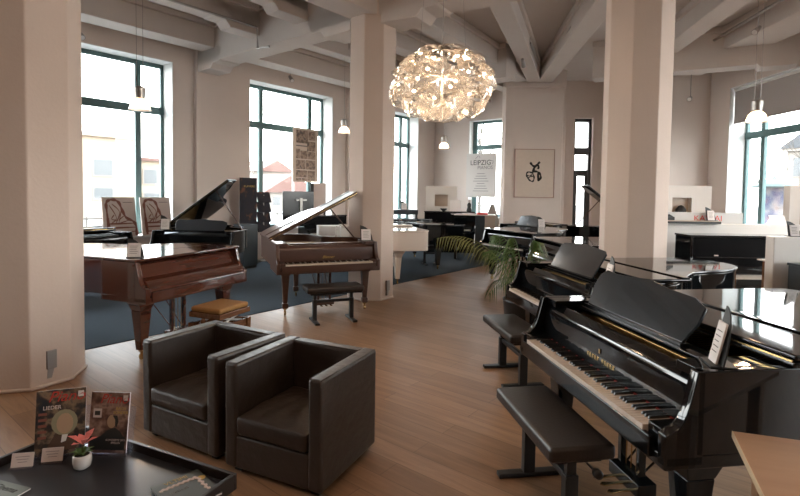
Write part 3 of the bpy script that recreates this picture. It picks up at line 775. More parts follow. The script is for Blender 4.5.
# wooden stool with mustard seat
st = thing('piano_stool', 'wooden piano stool with a mustard velvet seat beside the mahogany grand', 'stool', (-1.90, 5.22, 0), math.atan2(uD[1], uD[0]))
MB().box(-.225, .225, -.195, .195, .445, .50).build('seat', M['mustard'], st, bevel=.025, seg=4)
MB().box(-.235, .235, -.205, .205, .39, .447).build('seat_frame', M['stoolwood'], st, bevel=.008)
m = MB()
for s in (-1, 1):
    m.tube([(-.18, s * .13, .30), (.18, s * .13, .39)], .012, 8); m.tube([(-.18, s * .13, .39), (.18, s * .13, .30)], .012, 8)
m.build('scissor_lift', M['steel'], st)
for sy in (-1, 1): MB().box(-.21, .21, sy * .18 - .012, sy * .18 + .012, .25, .325).build('apron', M['stoolwood'], st, bevel=.004)
for sx in (-1, 1): MB().box(sx * .21 - .012, sx * .21 + .012, -.18, .18, .25, .325).build('apron', M['stoolwood'], st, bevel=.004)
for sx in (-1, 1):
    for sy in (-1, 1): MB().taper(sx * .21, sy * .18, .020, .030, 0, .33).build('leg', M['stoolwood'], st, bevel=.004)
for sx in (-1, 1): MB().lathe([(.012, -.02), (.028, -.01), (.028, .01), (.012, .02)], n=12).apply(Matrix.Translation((sx * .25, 0, .37)) @ Matrix.Rotation(PI / 2, 4, 'Y')).build('knob', M['stoolwood'], st, smooth=True)

# ---------------------------------------------------------------- armchairs
def armchair(label, loc, a, w=.70, d=.645, h=.672):
    r = thing('armchair', label, 'armchair', (loc[0], loc[1], 0), -a, 'cube leather armchairs')
    t = .095
    for (x0, x1, nm) in ((0, t, 'armrest'), (w - t, w, 'armrest')):
        o = MB().box(x0, x1, 0, d, .035, h).build(nm, M['leather'], r, bevel=.022, seg=4)
        s = MB(); s.box(x0 + .012, x1 - .012, -.0025, .0, .10, h - .04); 
        # seam piping along the top edges and front
        q = MB()
        for x in (x0 + .012, x1 - .012): q.tube([(x, .01, h - .004), (x, d - .01, h - .004)], .0045, 6)
        q.tube([(x0 + .008, .004, h - .035), (x1 - .008, .004, h - .035)], .004, 6)
        q.build('piping', M['leather'], o, smooth=True)
    o = MB().box(t * .9, w - t * .9, d - t, d, .035, h - .002).build('backrest', M['leather'], r, bevel=.022, seg=4)
    MB().tube([(t, d - t + .01, h - .004), (w - t, d - t + .01, h - .004)], .0045, 6).build('piping', M['leather'], o, smooth=True)
    MB().box(t * .9, w - t * .9, .006, d - .05, .035, .235).build('base', M['leather'], r, bevel=.012)
    # cushion: gently domed grid with creases
    nx, ny = 18, 18; mb = MB(); x0, x1, y0, y1 = t + .004, w - t - .004, -.004, d - t - .004
    rnd = random.Random(int(loc[0] * 1000))
    ph = [rnd.uniform(0, 6) for _ in range(6)]
    def top(i, j):
        fx, fy = i / nx, j / ny
        e = min(1, min(fx, 1 - fx, fy, 1 - fy) * 9) ** .5
        z = .365 + .022 * math.sin(PI * fx) * math.sin(PI * min(1, fy * 1.1)) - .012 * (1 - e)
        ang = math.atan2(fy - .95, fx - .5)
        z += .0045 * math.sin(ang * 17 + ph[0] + fx * 3) * math.sin(PI * fy) + .003 * math.sin(fx * 19 + fy * 7 + ph[1])
        return z
    idx = {}
    for j in range(ny + 1):
        for i in range(nx + 1):
            idx[i, j] = len(mb.v); mb.v.append((x0 + (x1 - x0) * i / nx, y0 + (y1 - y0) * j / ny, top(i, j)))
    for j in range(ny):
        for i in range(nx): mb.f.append((idx[i, j], idx[i + 1, j], idx[i + 1, j + 1], idx[i, j + 1]))
    bor = [(i, 0) for i in range(nx + 1)] + [(nx, j) for j in range(1, ny + 1)] + [(i, ny) for i in range(nx - 1, -1, -1)] + [(0, j) for j in range(ny - 1, 0, -1)]
    lowi = []
    for zz in (.345, .25, .237):
        row = []
        for (i, j) in bor:
            p = mb.v[idx[i, j]]; row.append(len(mb.v)); bul = (.006 if zz > .28 else 0) * (1 if j == 0 else 0)
            mb.v.append((p[0], p[1] - bul, zz))
        lowi.append(row)
    prev = [idx[k] for k in bor]
    for row in lowi:
        for k in range(len(bor)):
            k2 = (k + 1) % len(bor); mb.f.append((prev[k], prev[k2], row[k2], row[k]))
        prev = row
    mb.f.append(tuple(prev))
    o = mb.build('seat_cushion', M['leather'], r, smooth=True)
    md = o.modifiers.new('sub', 'SUBSURF'); md.levels = 1; md.render_levels = 1
    for x in (.07, w - .07):
        for y in (.07, d - .07): MB().box(x - .025, x + .025, y - .025, y + .025, 0, .04).build('foot', M['blackmat'], r)
    return r
armchair('dark brown leather cube armchair on the right, standing nearer the viewer', (-1.046, 2.936), .434)
armchair('dark brown leather cube armchair on the left, beside the left column', (-1.764, 3.357), .504, w=.74, d=.635)
# ---------------------------------------------------------------- coffee table
# corners at rim height .40 : right (-.734,2.226), far (-1.665,2.647)
ct0 = Vector((-.734, 2.226, 0)); ctf = Vector((-1.665, 2.647, 0))
cu_ = (ctf - ct0).normalized(); cv = Vector((cu_.y, -cu_.x, 0)) * -1      # cv points towards the viewer/left
if cv.y > 0: cv = -cv
LT, WT = (ctf - ct0).length + .10, .95
CT = thing('coffee_table', 'low black tray-top coffee table on chrome legs in the lower left corner', 'coffee table', tuple(ct0), math.atan2(cu_.y, cu_.x))
# local: x from right corner to far corner, y = -rot90 ... compute sign
sgn = 1 if (Vector((-cu_.y, cu_.x, 0)).dot(cv) > 0) else -1
def ys(a, b): return (min(a * sgn, b * sgn), max(a * sgn, b * sgn))
MB().box(.02, LT - .02, *ys(.02, WT - .02), .335, .36).build('tabletop', M['tray'], CT, bevel=.003)
MB().box(0, LT, *ys(0, .02), .325, .40).build('tray_rim', M['traywood'], CT, bevel=.003)
MB().box(0, LT, *ys(WT - .02, WT), .325, .40).build('tray_rim', M['traywood'], CT, bevel=.003)
MB().box(0, .02, *ys(.02, WT - .02), .325, .40).build('tray_rim', M['traywood'], CT, bevel=.003)
MB().box(LT - .02, LT, *ys(.02, WT - .02), .325, .40).build('tray_rim', M['traywood'], CT, bevel=.003)
for x in (.03, LT - .03):
    for y in (.03, WT - .03): MB().box(x - .014, x + .014, y * sgn - .014, y * sgn + .014, 0, .335).build('leg', M['chrome'], CT, bevel=.002)
TZ = .361
# magazines in clear holders
def mag_frame(loc, rz, lean, w, h):
    return Matrix.Rotation(-lean, 4, 'X')
def holder(label, loc, rz, w):
    r = thing('brochure_holder', label, 'brochure holder', loc, rz)
    MB().box(-w / 2 - .01, w / 2 + .01, -.03, .075, 0, .004).build('base', M['acrylic'], r)
    MB().box(-w / 2 - .01, w / 2 + .01, -.03, -.026, 0, .035).build('front_lip', M['acrylic'], r)
    MB().box(-w / 2 - .01, w / 2 + .01, .0, .004, 0.004, .22, Matrix.Translation((0, .02, 0)) @ Matrix.Rotation(-rad(10), 4, 'X')).build('back_panel', M['acrylic'], r)
    return r
def magazine(label, loc, rz, w, h, cover, kind):
    r = thing('magazine', label, 'magazine', loc, rz)
    T = Matrix.Rotation(-rad(9), 4, 'X')
    MB().box(-w / 2, w / 2, 0, .010, 0, h, T).build('pages', M['paper'], r)
    MB().box(-w / 2 - .001, w / 2 + .001, -.0012, 0, 0, h + .001, T).build('cover', M[cover], r)
    F = face_T(T @ Vector((0, -.0016, 0)), (1, 0, 0), T.to_3x3() @ Vector((0, 0, 1)))
    text_mesh('title', 'Piano', w * .34, M['magred'], F @ Matrix.Translation((.02 * w / .2, h * .89, .0006)), r, shear=.35)
    MB().box(w * .34, w * .46, h * .87, h * .96, .0006, .001, F).build('barcode', M['paper'], r)
    if kind == 1:
        m = MB().prism([(w * (.08 + .27 * math.cos(t * PI / 8)), h * (.49 + .20 * math.sin(t * PI / 8))) for t in range(16)], .0006, .001, F); m.build('portrait_hair', M['hairprint'], r)
        m = MB().prism([(w * (.09 + .17 * math.cos(t * PI / 8)), h * (.47 + .16 * math.sin(t * PI / 8))) for t in range(16)], .001, .0014, F); m.build('portrait_face', M['skin'], r)
        MB().prism([(-.3 * w, 0.02), (.35 * w, 0.02), (.28 * w, h * .25), (.1 * w, h * .33), (-.1 * w, h * .32)], .0006, .0009, F).build('portrait_coat', pmat('printed_brown_coat', (.09, .05, .035), .5), r)
        MB().prism([(0.02 * w, h * .18), (.12 * w, h * .20), (.16 * w, h * .30), (.04 * w, h * .30)], .001, .0012, F).build('portrait_collar', M['banner'], r)
        text_mesh('headline', 'LIEDER', w * .12, M['cardpaper'], F @ Matrix.Translation((-w * .18, h * .73, .0006)) , r)
        m = MB()
        for i in range(5): m.box(-w * .45, -w * .28, h * (.62 - i * .09), h * (.66 - i * .09), .0006, .001, F)
        m.build('side_notes', M['rimred'], r)
    else:
        MB().prism([(-.46 * w, h * .05), (.46 * w, h * .05), (.46 * w, h * .27), (-.46 * w, h * .27)], .0006, .0009, F).build('dark_band', M['blackmat'], r)
        MB().prism([(-.2 * w, h * .27), (.42 * w, h * .27), (.32 * w, h * .36), (.18 * w, h * .42), (0, h * .38)], .0009, .0012, F).build('figure_suit', M['ink'], r)
        MB().prism([(w * (.08 + .12 * math.cos(t * PI / 8)), h * (.52 + .11 * math.sin(t * PI / 8))) for t in range(16)], .0006, .001, F).build('portrait_face', M['skin'], r)
        MB().prism([(.1 * w, h * .62), (.22 * w, h * .62), (.26 * w, h * .52), (.22 * w, h * .42), (.18 * w, h * .45), (.17 * w, h * .55)], .0011, .0014, F).build('portrait_hair', M['ink'], r)
        m = MB().box(-w * .42, -w * .2, h * .58, h * .73, .0006, .0009, F); m.build('inset_picture', M['cardpaper'], r)
        MB().box(-w * .38, -w * .24, h * .62, h * .69, .001, .0012, F).build('inset_motif', M['ink'], r)
        text_mesh('headline', 'BACH\nSONDER', w * .10, M['goldink'], F @ Matrix.Translation((w * .30, h * .70, .0006)), r)
        text_mesh('lower_notes', 'KONZERTE 2011\nSPIELEN', w * .07, M['cardpaper'], F @ Matrix.Translation((w * .22, h * .19, .0010)), r)
    return r
rzm = .32
holder('clear holder carrying the left magazine on the coffee table', (-1.685, 2.435, TZ), rzm, .22)
magazine('piano magazine with a grey-haired portrait on its cover, left of two', (-1.690, 2.425, TZ + .006), rzm, .215, .315, 'cover1', 1)
holder('clear holder carrying the right magazine on the coffee table', (-1.465, 2.455, TZ), -.02, .205)
magazine('piano magazine with a dark-haired man on its cover, right of two', (-1.467, 2.445, TZ + .006), -.02, .195, .295, 'cover2', 2)
# business cards
def card_box(label, loc, rz):
    r = thing('business_card_holder', label, 'card holder', loc, rz)
    MB().box(-.05, .05, -.02, .04, 0, .006).build('base', M['acrylic'], r)
    MB().box(-.052, .052, .005, .010, .006, .05, Matrix.Rotation(-rad(16), 4, 'X')).build('back_panel', M['acrylic'], r)
    T = Matrix.Translation((0, -.006, .007)) @ Matrix.Rotation(-rad(16), 4, 'X')
    MB().box(-.046, .046, 0, .009, 0, .062, T).build('card_stack', M['cardpaper'], r)
    m = MB()
    for i in range(3): m.box(-.03 + .006 * i, .03 - .004 * i, -.0008, -.0002, .045 - i * .012, .047 - i * .012, T)
    m.build('printed_lines', M['inkgrey'], r)
    return r
card_box('pale business cards in a clear stand at the left end of the coffee table', (-1.79, 2.31, TZ), .2)
card_box('pale business cards in a clear stand just left of the flower pot', (-1.683, 2.362, TZ), .2)
# flower pot
fp = thing('potted_flower', 'small white pot with a pink flower on the coffee table', 'potted plant', (-1.505, 2.315, TZ))
MB().lathe([(.022, 0), (.036, .012), (.041, .04), (.040, .062), (.036, .070), (.032, .070), (.034, .06)], n=24).build('pot', M['ceramic'], fp, smooth=True)
MB().lathe([(.001, .060), (.0335, .060), (.0335, .064), (.001, .066)], n=20).build('soil', M['soil'], fp)
for i in range(7):
    a = i * .9; m = MB(); rr = .045
    pts = [Vector((0, 0, .062)), Vector((math.cos(a) * rr * .6, math.sin(a) * rr * .6, .088)), Vector((math.cos(a) * rr * 1.2, math.sin(a) * rr * 1.2, .085))]
    w = Vector((-math.sin(a), math.cos(a), 0)) * .013
    m.quad(pts[0] - w * .3, pts[1] - w, pts[1] + w, pts[0] + w * .3); m.quad(pts[1] - w, pts[2], pts[2] + Vector((0, 0, .001)), pts[1] + w)
    m.build('leaf', M['leaf'], fp, fix=False)
MB().tube([(0, 0, .06), (.004, 0, .10), (.008, -.004, .125)], .002, 6).build('stem', M['stem'], fp)
for i in range(6):
    a = i * PI / 3 + .3; m = MB(); cx = Vector((.008, -.004, .118)); d = Vector((math.cos(a), math.sin(a), .0))
    w = Vector((-math.sin(a), math.cos(a), 0)); hgt = .030 + .02 * (i % 2)
    p1 = cx + d * .034 + Vector((0, 0, hgt * .8)); p2 = cx + d * .066 + Vector((0, 0, hgt * 1.0))
    m.quad(cx - w * .003, p1 - w * .019, p2, p1 + w * .019, cx + w * .003).build('petal', M['pink'], fp, fix=False)
# brochures lying flat
bo = thing('brochure', 'grey-green brochure lying at the left end of the coffee table', 'brochure', (-1.74, 2.12, TZ), -.30)
MB().box(-.11, .105, -.10, .055, 0, .006).build('pages', M['paper'], bo)
MB().box(-.111, .106, -.101, .056, .006, .0075).build('cover', pmat('sage_cover', (.13, .15, .13), .4), bo)
MB().box(-.10, .02, -.10, -.02, .0076, .0082).build('cover_picture', M['magenta'], bo)
text_mesh('title', 'Cinema', .045, M['ink'], Matrix.Translation((.0, .018, .008)), bo, shear=.4)
bk = thing('catalogue', 'dark catalogue with gold lettering lying at the right end of the coffee table', 'catalogue', (-.945, 2.16, TZ), .62 + .18)
MB().box(-.11, .10, -.15, .10, 0, .009).build('pages', M['paper'], bk)
MB().box(-.112, .102, -.152, .102, .009, .011).build('cover', pmat('charcoal_cover', (.055, .065, .058), .5), bk)
text_mesh('title', 'VLTIMI', .034, M['goldink'], Matrix.Translation((-.01, .075, .0116)), bk)
m = MB()
for i in range(14): m.lathe([(.001, 0), (.009, 0), (.009, .002), (.001, .002)], (-.09 + i * .0115, .035 + .006 * (i % 2), .011), 8)
for i in range(8): m.lathe([(.001, 0), (.009, 0), (.009, .002), (.001, .002)], (.065 + .006 * (i % 2), .03 - i * .016, .011), 8)
m.build('bead_print', M['cardpaper'], bk)
text_mesh('lettering', 'festival', .03, M['inkgrey'], Matrix.Translation((-.03, -.01, .0116)), bk)
MB().lathe([(.001, 0), (.018, 0), (.018, .001), (.001, .001)], (.083, .02, .011), 14).build('gold_crest', M['goldink'], bk)

# light wooden table at the lower right corner
bt = thing('wooden_table', 'light beech table top cutting into the lower right corner', 'table', (1.298, 1.873, 0), math.atan2(-.064, .207))
tdir = (1.11 - 1.298, 1.463 - 1.873)
MB().prism([(0, 0), (-.055, -.45), (-.11, -.95), (.9, -.95), (.9, 0)][::1], .775, .80).build('tabletop', M['oak'], bt, bevel=.002)
MB().prism([(-.003, .002), (-.113, -.95), (-.110, -.95), (0, 0)], .775, .80).build('edge_band', M['oakedge'], bt)
for (x, y) in ((.08, -.08), (.83, -.08), (0.0, -.88), (.83, -.88)): MB().box(x - .03, x + .03, y - .03, y + .03, 0, .775).build('leg', M['oak'], bt, bevel=.003)

# ---------------------------------------------------------------- palm
pm = thing('potted_palm', 'green potted palm with drooping fronds between the black grands', 'palm', (1.50, 5.92, 0))
MB().lathe([(.17, 0), (.20, .02), (.235, .42), (.245, .45), (.225, .45), (.215, .40)], n=28).build('pot', M['pot'], pm, smooth=True)
MB().lathe([(.001, .40), (.218, .40), (.218, .41), (.001, .42)], n=20).build('soil', M['soil'], pm)
fr = [(-1.05, .10, 1.22, 1), (-.50, -.10, .98, 0), (-.36, .2, 1.25, 0), (-.48, -.30, .80, 0), (.16, .05, 1.16, 0), (-.15, .1, 1.2, 0), (.30, .3, 1.1, 1)]
for k, (dx, dy, hh, kind) in enumerate(fr):
    d = Vector((dx, dy, 0)); Ld = d.length; dn = d.normalized()
    m = MB(); pts = []
    n = 14
    for i in range(n + 1):
        t = i / n; z = .42 + hh * (1.55 * t - .95 * t * t) if k not in (3,) else .42 + hh * (1.4 * t - 1.25 * t * t)
        pts.append(Vector((0, 0, z)) + dn * (Ld * t ** 1.15))
    m.tube(pts, [.007 * (1 - .7 * i / n) for i in range(n + 1)], 6)
    side = Vector((-dn.y, dn.x, 0))
    NL = int(n * (2.2 if kind else 1.4))
    for i in range(3, NL):
        t = i / NL; q = t * n; i0 = int(q); p = pts[i0].lerp(pts[min(n, i0 + 1)], q - i0)
        ll = .23 * math.sin(PI * min(1, t * .85 + .12)) + .03
        for s in (-1, 1):
            dirv = (side * s * .60 + dn * .55 + Vector((0, 0, -.28 - .35 * t))).normalized()
            mid = p + dirv * ll * .5 + Vector((0, 0, .02)); tip = p + dirv * ll + Vector((0, 0, -.05 - .08 * random.random()))
            wv = dn.cross(dirv).cross(dirv).normalized() * .0075
            m.quad(p - wv * .3, mid - wv, tip, mid + wv, p + wv * .3)
    m.build('frond', M['leafdry'] if kind else M['leaf'], pm, fix=False)

# ---------------------------------------------------------------- right side: partitions, uprights, things on them
pt = MB().box(3.62, 7.2, 7.4, 7.52, 0, 1.315).build('partition_wall', M['white'], bevel=.01); tag(pt, 'long low white partition behind the black upright piano', 'partition')
pt = MB().box(3.80, 6.5, 5.0, 5.12, 0, 1.315).build('partition_wall', M['white'], bevel=.01); tag(pt, 'short white partition at the right edge, nearer than the long one', 'partition')
upright('black upright piano standing before the long white partition', (3.87, 6.30), .0, Wd=1.5, H=1.2, D=.62)
upright('dark upright piano cut off by the right edge, before the short white partition', (3.90, 4.33), .0, Wd=1.45, H=1.06, D=.6, mat='darkblue')
kw = thing('sign', 'pale sign with red KAWAI letters on the long white partition', 'sign', (4.05, 7.47, 1.315), 0)
MB().box(0, 1.14, 0, .04, 0, .165).build('board', pmat('sign_board', (.55, .54, .53), .5), kw, bevel=.003)
text_mesh('lettering', 'KAWAI', .115, M['redink'], face_T((.61, -.002, .075), (1, 0, 0), (0, 0, 1)) @ Matrix.Scale(1.15, 4, (1, 0, 0)), kw)
sh = thing('shelf_board', 'flat brown board with a black edge lying left on the long white partition', 'board', (3.98, 7.34, 1.316), 0)
MB().box(-.05, .80, 0, .10, 0, .03).build('black_edge', M['blackmat'], sh); MB().box(-.05, .80, 0.0, .10, .03, .045).build('top_face', M['tan'], sh)
card_stand('black card holder before the red sign letters on the long partition', (4.66, 7.385, 1.362), 0, h=.19, w=.10)
pp = MB().box(-.13, .13, 0, .004, 0, .15, Matrix.Rotation(-rad(20), 4, 'X')).build('paper_sheet', M['paper'], loc=(5.70, 7.42, 1.315), rz=.1); tag(pp, 'white sheet propped at the right on the long partition', 'sheet')
card_stand('black card holder on top of the short partition at the right edge', (4.06, 5.06, 1.315), 0, h=.15, w=.09)
ty = thing('toy_piano', 'small black object lying on the board left of the red sign', 'ornament', (4.02, 7.39, 1.362), 0)
MB().box(-.08, .08, -.03, .03, 0, .05).build('body', M['blackmat'], ty, bevel=.008); MB().prism([(-.06, .05), (.07, .05), (.0, .09)], -.02, .02, None, 'y').build('cap', M['blackmat'], ty)
sp = thing('pedestal', 'narrow reddish wooden pedestal with a white sheet, left of the short partition', 'pedestal', (4.29, 5.62, 0), 0)
MB().box(-.07, .16, -.06, .10, 0, .985).build('post', M['stoolwood'], sp, bevel=.004); MB().box(-.12, .18, -.09, .12, .985, 1.0).build('top_sheet', M['paper'], sp)
# exhibit panels with a square opening
def niche_panel(label, loc, rz, w, h, ow, oh, oz, d=.14, ox=None):
    r = thing('display_panel', label, 'display panel', loc, rz, 'white display panels with a square opening')
    ox = (w - ow) / 2 if ox is None else ox
    m = MB(); m.box(0, ox, 0, d, 0, h); m.box(ox + ow, w, 0, d, 0, h); m.box(ox, ox + ow, 0, d, 0, oz); m.box(ox, ox + ow, 0, d, oz + oh, h)
    m.build('panel', M['white'], r); MB().box(ox, ox + ow, d - .02, d - .002, oz, oz + oh).build('niche_back', M['tan'], r)
    return r
niche_panel('white display panel with a square niche behind the red sign', (4.80, 9.4, 0), 0, 1.12, 1.93, .37, .32, 1.38)
niche_panel('white display panel with a square niche at the right edge beside the window', (6.62, 8.4, 0), 0, 1.0, 1.93, .6, .5, 1.2, ox=.18)
niche_panel('white display panel with a square niche at the far corner behind the black upright', (.78, 15.15, 0), -.1, .95, 1.95, .40, .36, 1.33)
tp = thing('ornament', 'dark ornament standing in the niche of the panel behind the red sign', 'ornament', (5.36, 9.43, 1.38), 0)
MB().lathe([(.05, 0), (.10, .03), (.09, .10), (.05, .16), (.01, .18)], n=14).build('body', M['blackmat'], tp, smooth=True); MB().box(-.14, .14, -.02, .04, 0, .05).build('foot', M['blackmat'], tp)
# far uprights
upright('black upright piano at the far corner with papers on its top', (.70, 14.12), -.05, Wd=1.45, H=1.2, D=.6)
for (x, lab) in ((1.62, 'white flyer stack standing on the far black upright piano'),):
    q = MB().box(-.16, .16, 0, .01, 0, .34, Matrix.Rotation(-rad(18), 4, 'X')).build('flyer', M['paper'], loc=(x, 14.45, 1.206), rz=0); tag(q, lab, 'flyer')
fg = thing('figurine', 'small dark figurine standing at the right end of the far black upright', 'figurine', (2.02, 14.45, 1.206), 0)
MB().lathe([(.07, 0), (.08, .03), (.05, .12), (.06, .2), (.03, .26)], n=12).build('body', M['blackmat'], fg, smooth=True); MB().lathe([(.01, .25), (.04, .28), (.035, .33), (.01, .35)], n=12).build('head', M['cardpaper'], fg, smooth=True)
pl = thing('bowl', 'small dark bowl on the far black upright before the niche panel', 'bowl', (1.28, 14.5, 1.206), 0)
MB().lathe([(.03, 0), (.10, .05), (.11, .08), (.09, .08), (.03, .03)], n=16).build('body', M['blackmat'], pl, smooth=True)
dk = thing('cabinet', 'slate-grey cabinet with a tan right side on the far carpet', 'cabinet', (1.95, 12.75, 0), -.15)
MB().box(0, .24, 0, .5, 0, 1.16).build('body', M['darkblue'], dk, bevel=.005); MB().box(.242, .50, .0, .5, 0, 1.16).build('side_unit', M['tan'], dk, bevel=.005); MB().box(-.55, .52, -.01, .52, 1.16, 1.18).build('top_board', M['white'], dk)
MB().box(-.55, -.0, 0.02, .5, 0.9, 1.16).build('left_panel', M['black'], dk); MB().box(-.53, -.48, .05, .45, 0, .9).build('leg', M['blackmat'], dk)
rd = MB().box(0, .26, 0, .12, 0, .05).build('book', M['redink'], loc=(2.02, 12.85, 1.18)); tag(rd, 'red book lying on the slate-grey cabinet', 'book')
for i, (x, y) in enumerate(((1.45, 12.88), (1.62, 12.78), (1.80, 12.84))):
    q = MB().box(-.10, .10, -.14, .14, 0, .004 + .003 * i).build('sheet_music', M['paper'], loc=(x, y + .12, 1.181 + i * .012), rz=.3 * i); tag(q, 'white sheets lying loose on the slate-grey cabinet', 'sheet music', 'loose white sheets')
q = thing('sideboard', 'dark slate sideboard under the third left window, partly behind the middle column', 'sideboard', (-.05, 14.7, 0), .15)
MB().box(-.75, .60, 0, .45, 1.08, 1.22).build('top_box', M['darkblue'], q, bevel=.01)
for x in (-.7, .52): MB().box(x, x + .07, .05, .4, 0, 1.08).build('leg', M['darkblue'], q)
card_stand('card holder on the slate sideboard under the third left window', (.12, 14.9, 1.22), 0, h=.25, w=.16)
ch = thing('chair', 'pale draped chair standing before the far right end of the window with the banner', 'chair', (2.66, 14.3, 0), -.2)
MB().prism([(-.14, 1.0), (-.12, 1.18), (-.02, 1.45), (.06, 1.42), (.12, 1.2), (.2, .95), (.2, .45), (-.14, .45)], 0, .06, Matrix.Translation((0, .2, 0)), 'y').build('backrest', pmat('pale_drape', (.42, .40, .37), .8), ch, bevel=.02)
MB().box(-.2, .22, -.2, .2, .42, .47).build('seat', M['tan'], ch, bevel=.01)
for x in (-.17, .19):
    for y in (-.17, .17): MB().box(x - .015, x + .015, y - .015, y + .015, 0, .42).build('leg', M['blackmat'], ch)
# ---------------------------------------------------------------- pictures, posters, banners
pc = thing('framed_picture', 'framed black calligraphy on cream paper hanging on the broad pier', 'picture', (3.23, 13.96, 1.66), 0)
pw, ph_ = 1.09, 1.33
MB().box(0, pw, .012, .035, 0, ph_).build('canvas', M['canvas'], pc)
m = MB(); m.box(-.02, 0, 0, .04, -.02, ph_ + .02); m.box(pw, pw + .02, 0, .04, -.02, ph_ + .02); m.box(0, pw, 0, .04, -.02, 0); m.box(0, pw, 0, .04, ph_, ph_ + .02)
m.build('frame', M['thinframe'], pc)
def stroke(pts, w):
    m = MB(); P = [Vector(p) for p in pts]; n = len(P)
    # smooth by catmull
    Q = []
    for i in range(n - 1):
        a, b, c, d = P[max(i - 1, 0)], P[i], P[i + 1], P[min(i + 2, n - 1)]
        for k in range(6):
            t = k / 6; Q.append(.5 * ((2 * b) + (-a + c) * t + (2 * a - 5 * b + 4 * c - d) * t * t + (-a + 3 * b - 3 * c + d) * t ** 3))
    Q.append(P[-1]); N_ = len(Q)
    for i in range(N_ - 1):
        d = (Q[i + 1] - Q[i]).normalized(); nn = Vector((-d.y, d.x)) * w * (.75 + .25 * math.sin(i * .9))
        e = d * w * .3
        a, b, c, f = Q[i] - nn - e, Q[i + 1] - nn + e, Q[i + 1] + nn + e, Q[i] + nn - e
        m.quad((a.x, .0105, a.y), (b.x, .0105, b.y), (c.x, .0105, c.y), (f.x, .0105, f.y))
    return m
# crop pixels -> panel metres (panel 65..340 x 70..415 px)
cx = lambda x, y: ((x - 70) / 270 * pw, (415 - y) / 345 * ph_)
S_ = [([(175, 165), (190, 185), (203, 195), (195, 225), (188, 240)], .034), ([(240, 160), (225, 175), (205, 200), (195, 230), (215, 228), (240, 240), (250, 270), (235, 295), (232, 260)], .032),
      ([(225, 180), (235, 195), (228, 208)], .030), ([(190, 240), (165, 232), (150, 245), (155, 270), (175, 295), (195, 300), (203, 275), (195, 245)], .024), ([(152, 255), (170, 262), (190, 250)], .018), ([(158, 280), (175, 268), (200, 262)], .018), ([(230, 240), (232, 298)], .03)]
m = MB()
for pts, w in S_:
    s = stroke([cx(*p) for p in pts], w); b0 = len(m.v); m.v += s.v; m.f += [tuple(b0 + i for i in f) for f in s.f]
m.build('calligraphy', M['ink'], pc, fix=False)

# LEIPZIG PIANOS banner in the back window
bo = A_ + BD * 1.46
lb = thing('hanging_banner', 'grey LEIPZIG PIANOS banner hanging in the back window', 'banner', (bo.x - .05, bo.y - .06, -.08), math.atan2(BD.y, BD.x))
MB().box(0, 1.16, 0, .012, 1.70, 3.20).build('cloth', M['banner'], lb)
F = face_T((.58, -.004, 0), (1, 0, 0), (0, 0, 1))
text_mesh('lettering', 'LEIPZIG', .24, M['ink'], F @ Matrix.Translation((-.02, 2.88, 0)), lb); text_mesh('lettering', 'PIANOS', .17, M['inkgrey'], F @ Matrix.Translation((.16, 2.71, 0)), lb)
m = MB()
for i in range(8): m.box(-.15 - .05 * (i % 4), .15 + .05 * (i % 4), 2.50 - i * .085, 2.515 - i * .085, 0, .001, F)
m.build('printed_lines', M['inkgrey'], lb)
m = stroke([(.35, 3.02), (.48, 3.12), (.53, 3.05)], .008); m.v = [(x, -.004, z) for x, y, z in m.v]; s = stroke([(.95, 2.95), (1.05, 2.92), (1.0, 2.82)], .008); b0 = len(m.v); m.v += [(x, -.004, z) for x, y, z in s.v]; m.f += [tuple(b0 + i for i in f) for f in s.f]
m.build('swash', M['inkgrey'], lb, fix=False)
for x in (.15, .6, 1.05): MB().tube([(x, .006, 3.2), (x, .006, 3.32)], .01, 6).build('hook', M['reveal'], lb)

def on_wall(n, t): return W(n, t)
def sgn_T(): return WA
# photo banner hanging in the second window   t from lw: 8.36..9.3
hb = thing('photo_banner', 'cream banner with rows of brown photographs hanging in the second left window', 'banner', tuple(W(10.42, 8.46)), WA)
MB().box(0, .87, 0, .012, 1.98, 3.42).build('cloth', M['canvas'], hb)
cells = [(0.12, .62, 3.02, 3.36), (.64, .93, 3.12, 3.36), (.58, .93, 2.82, 3.08), (.12, .28, 2.60, 2.86), (.30, .60, 2.60, 2.82), (.62, .93, 2.60, 2.80), (.12, .50, 2.32, 2.57), (.52, .93, 2.32, 2.57), (.12, .58, 2.10, 2.29), (.60, .93, 2.02, 2.29), (.12, .34, 2.01, 2.08), (.36, .58, 2.01, 2.08)]
for (a, b, c, d) in cells: MB().box(a * .83, b * .83, -.003, 0, c, d).build('photograph', M['photo'], hb)
MB().box(.1, .5, -.002, 0, 2.93, 2.96).build('caption', M['inkgrey'], hb)
# small poster with a red figure on the pier
sp = thing('poster', 'narrow poster with a red figure on the pier left of the middle column', 'poster', tuple(W(10.37, 10.65)), WA)
MB().box(0, .60, 0, .01, 1.78, 2.76).build('sheet', M['cover2'], sp); MB().prism([(.35, 1.95), (.58, 1.9), (.58, 2.45), (.45, 2.6), (.38, 2.4)], -.004, 0, None, 'y').build('red_figure', M['redink'] if False else pmat('deep_red_print', (.25, .03, .04), .6), sp)
MB().box(.02, .3, -.004, 0, 1.80, 2.1).build('dark_block', M['ink'], sp)
# roll-up banner by the second window
rb = thing('rollup_banner', 'dark roll-up banner with warm pictures at the left end of the second window', 'banner', tuple(W(10.05, 6.62)), WA)
MB().box(0, .46, 0, .02, .05, 2.02).build('print', M['poster'], rb); MB().box(-.02, .52, -.08, .10, 0, .06).build('base', M['steel'], rb)
text_mesh('lettering', 'KLAVIERE', .07, M['goldink'], face_T((.25, -.003, 1.82), (1, 0, 0), (0, 0, 1)), rb)
m = MB()
